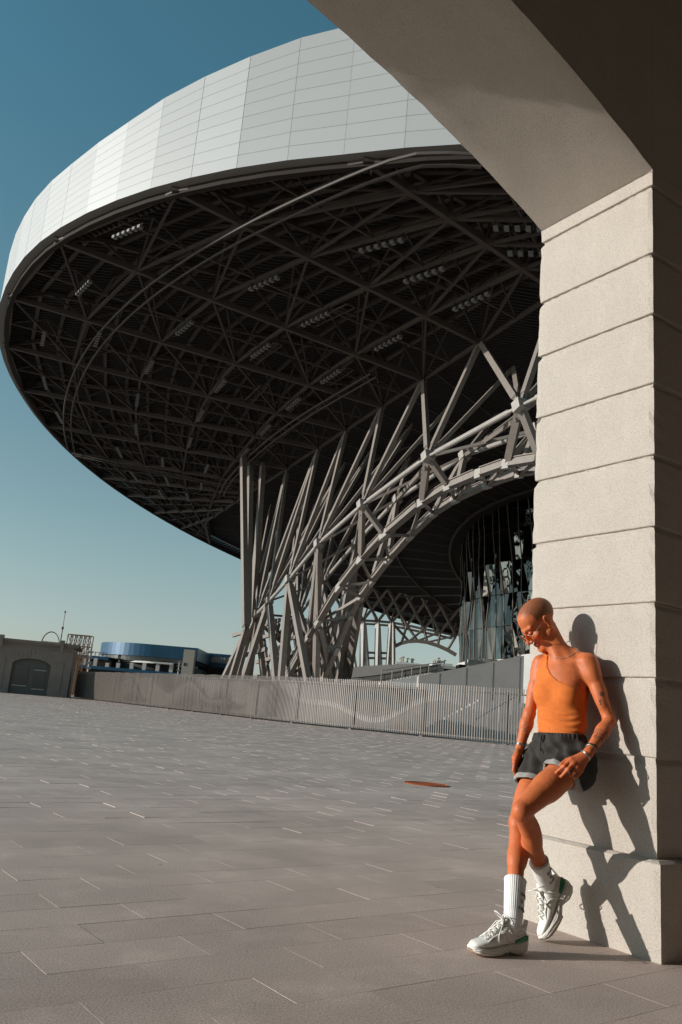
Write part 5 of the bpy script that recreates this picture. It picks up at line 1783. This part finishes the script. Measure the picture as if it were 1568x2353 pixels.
    mb.build('bow', MT['lace'], root, smooth=True)
    return root, X_

rootR, Rx = shoe('shoe', rheel, rheel + _n(rtoe - rheel) * .29, (0, 0, 1))
lt2 = lheel + (ltoe - lheel)
rootL, Lx = shoe('shoe', lheel, lt2, lup)
so, pa, ra_ = sock('sock', Rk, Ra, .60, Rx, rfw, rside, rheel + Rx * .075 + np.array([0, 0, .085]))
sock_text(so, pa, ra_, rside, Rk, Ra, .62, [('ЖИТЬ', .765, 0), ('В', .835, .006), ('КАЙФ', .90, -.008)])
_lz = _n(lup - Lx * lup.dot(Lx))
so, pa, ra_ = sock('sock', Lk, La, .64, Lx, lfw, lside, lheel + Lx * .072 + _lz * .085, .046)
sock_text(so, pa, ra_, lside, Lk, La, .42, [('ЖИТЬ', .745, 0), ('В', .80, .012), ('КАЙФ', .865, .002)])

# ---- round sunglasses with orange lenses
g_ = bpy.data.objects.new('sunglasses', None); C.objects.link(g_); g_.parent = person
def ring_pts(cx_, r, n=28, back=0.0):
    out = []
    for k in range(n):
        a = 2 * math.pi * k / n
        x = cx_ + r * math.cos(a); y = .107 - (abs(x) * .12) - back
        out.append(hd(x, y, -.010 + r * .92 * math.sin(a)))
    return out
for s in (-1, 1):
    m = MB(); m.tube(ring_pts(s * .034, .0255), .0011, 6, closed=True); m.build('rim', MT['silver'], g_, smooth=True)
    m = MB(); o_, i_ = ring_pts(s * .034, .0248), ring_pts(s * .034, .0248, back=.0012)
    m.loft([i_, o_]); m.build('lens', MT['lens'], g_)
    m = MB(); m.tube([hd(s * .0595, .099, -.006), hd(s * .069, .090, -.003), hd(s * .078, .03, .008), hd(s * .079, -.008, .014)], .0011, 6); m.build('temple', MT['silver'], g_, smooth=True)
    m = MB(); m.tube([hd(s * .079, -.004, .0135), hd(s * .078, -.025, .012), hd(s * .076, -.048, .004)], .0022, 6); m.build('temple_tip', MT['leather'], g_, smooth=True)
m = MB(); m.tube([hd(-.0095, .106, -.006), hd(-.004, .111, -.002), hd(.004, .111, -.002), hd(.0095, .106, -.006)], .0011, 6); m.build('bridge', MT['silver'], g_, smooth=True)
# ---- earring, necklace, bracelets, ring
m = MB(); c_ = hd(.079, -.010, -.040)
m.tube([c_ + (hy * math.cos(a) * .006 + hz * math.sin(a) * .008) for a in np.linspace(0, 2 * math.pi, 16, endpoint=False)], .0016, 6, closed=True)
m.tube([hd(.080, -.010, -.046), hd(.081, -.010, -.054)], .0025, 6)
m.build('earring', MT['silver'], person, smooth=True)
def drape(n=60, r=.0012):
    pts = []
    for k in range(n):
        a = 2 * math.pi * k / n
        c0 = tp(.006, .004, .046)
        dv = lat * math.cos(a) + frt * math.sin(a); lift = spn * (.022 - .058 * math.sin(a))
        for st in range(75):
            Xp = c0 + dv * (.03 + st * .001) + lift
            ii = tuple(np.clip(np.round((Xp - body.lo) / body.res).astype(int), 0, body.n - 1))
            if body.g[ii] > .0025: break
        pts.append(Xp)
    m = MB(); m.tube(pts, r, 6, closed=True)
    for k in range(0, n): m.obox(pts[k], lat, frt, spn, .0022, .0022, .0022)
    return m
drape().build('necklace', MT['dull_silver'], person)
def bracelet(A, Bp, t, r, th, mkey, tilt=.3, wide=1.0):
    c_ = A + (Bp - A) * t; d = _n(Bp - A); s_ = _n(np.cross(d, view)); f2 = np.cross(s_, d)
    m = MB()
    for k in range(int(wide)):
        m.tube([c_ + d * (.0045 * k + tilt * r * math.sin(a)) + (s_ * math.cos(a) + f2 * math.sin(a)) * r for a in np.linspace(0, 2 * math.pi, 26, endpoint=False)], th, 6, closed=True)
    return m.build('bracelet', MT[mkey], person, smooth=True)
bracelet(Le, Lw, .86, .0275, .0028, 'leather', -.25, 2); bracelet(Le, Lw, .90, .0285, .0020, 'silver', -.2, 1)
bracelet(Lw, (ks[1] + ks[2]) / 2, .20, .0290, .0022, 'silver', .25, 2)
bracelet(Re, Rw, .90, .0270, .0022, 'silver', .1, 3)
pz = on_thigh(1323.5, 1769, .0086, .016); dq = _n(on_thigh(1312, 1785, .0086, .002) - ks[2]); sq = _n(np.cross(dq, view)); fq = np.cross(sq, dq)
m = MB(); m.tube([pz + (sq * math.cos(a) + fq * math.sin(a)) * .0098 for a in np.linspace(0, 2 * math.pi, 16, endpoint=False)], .0018, 6, closed=True); m.build('finger_ring', MT['silver'], person, smooth=True)
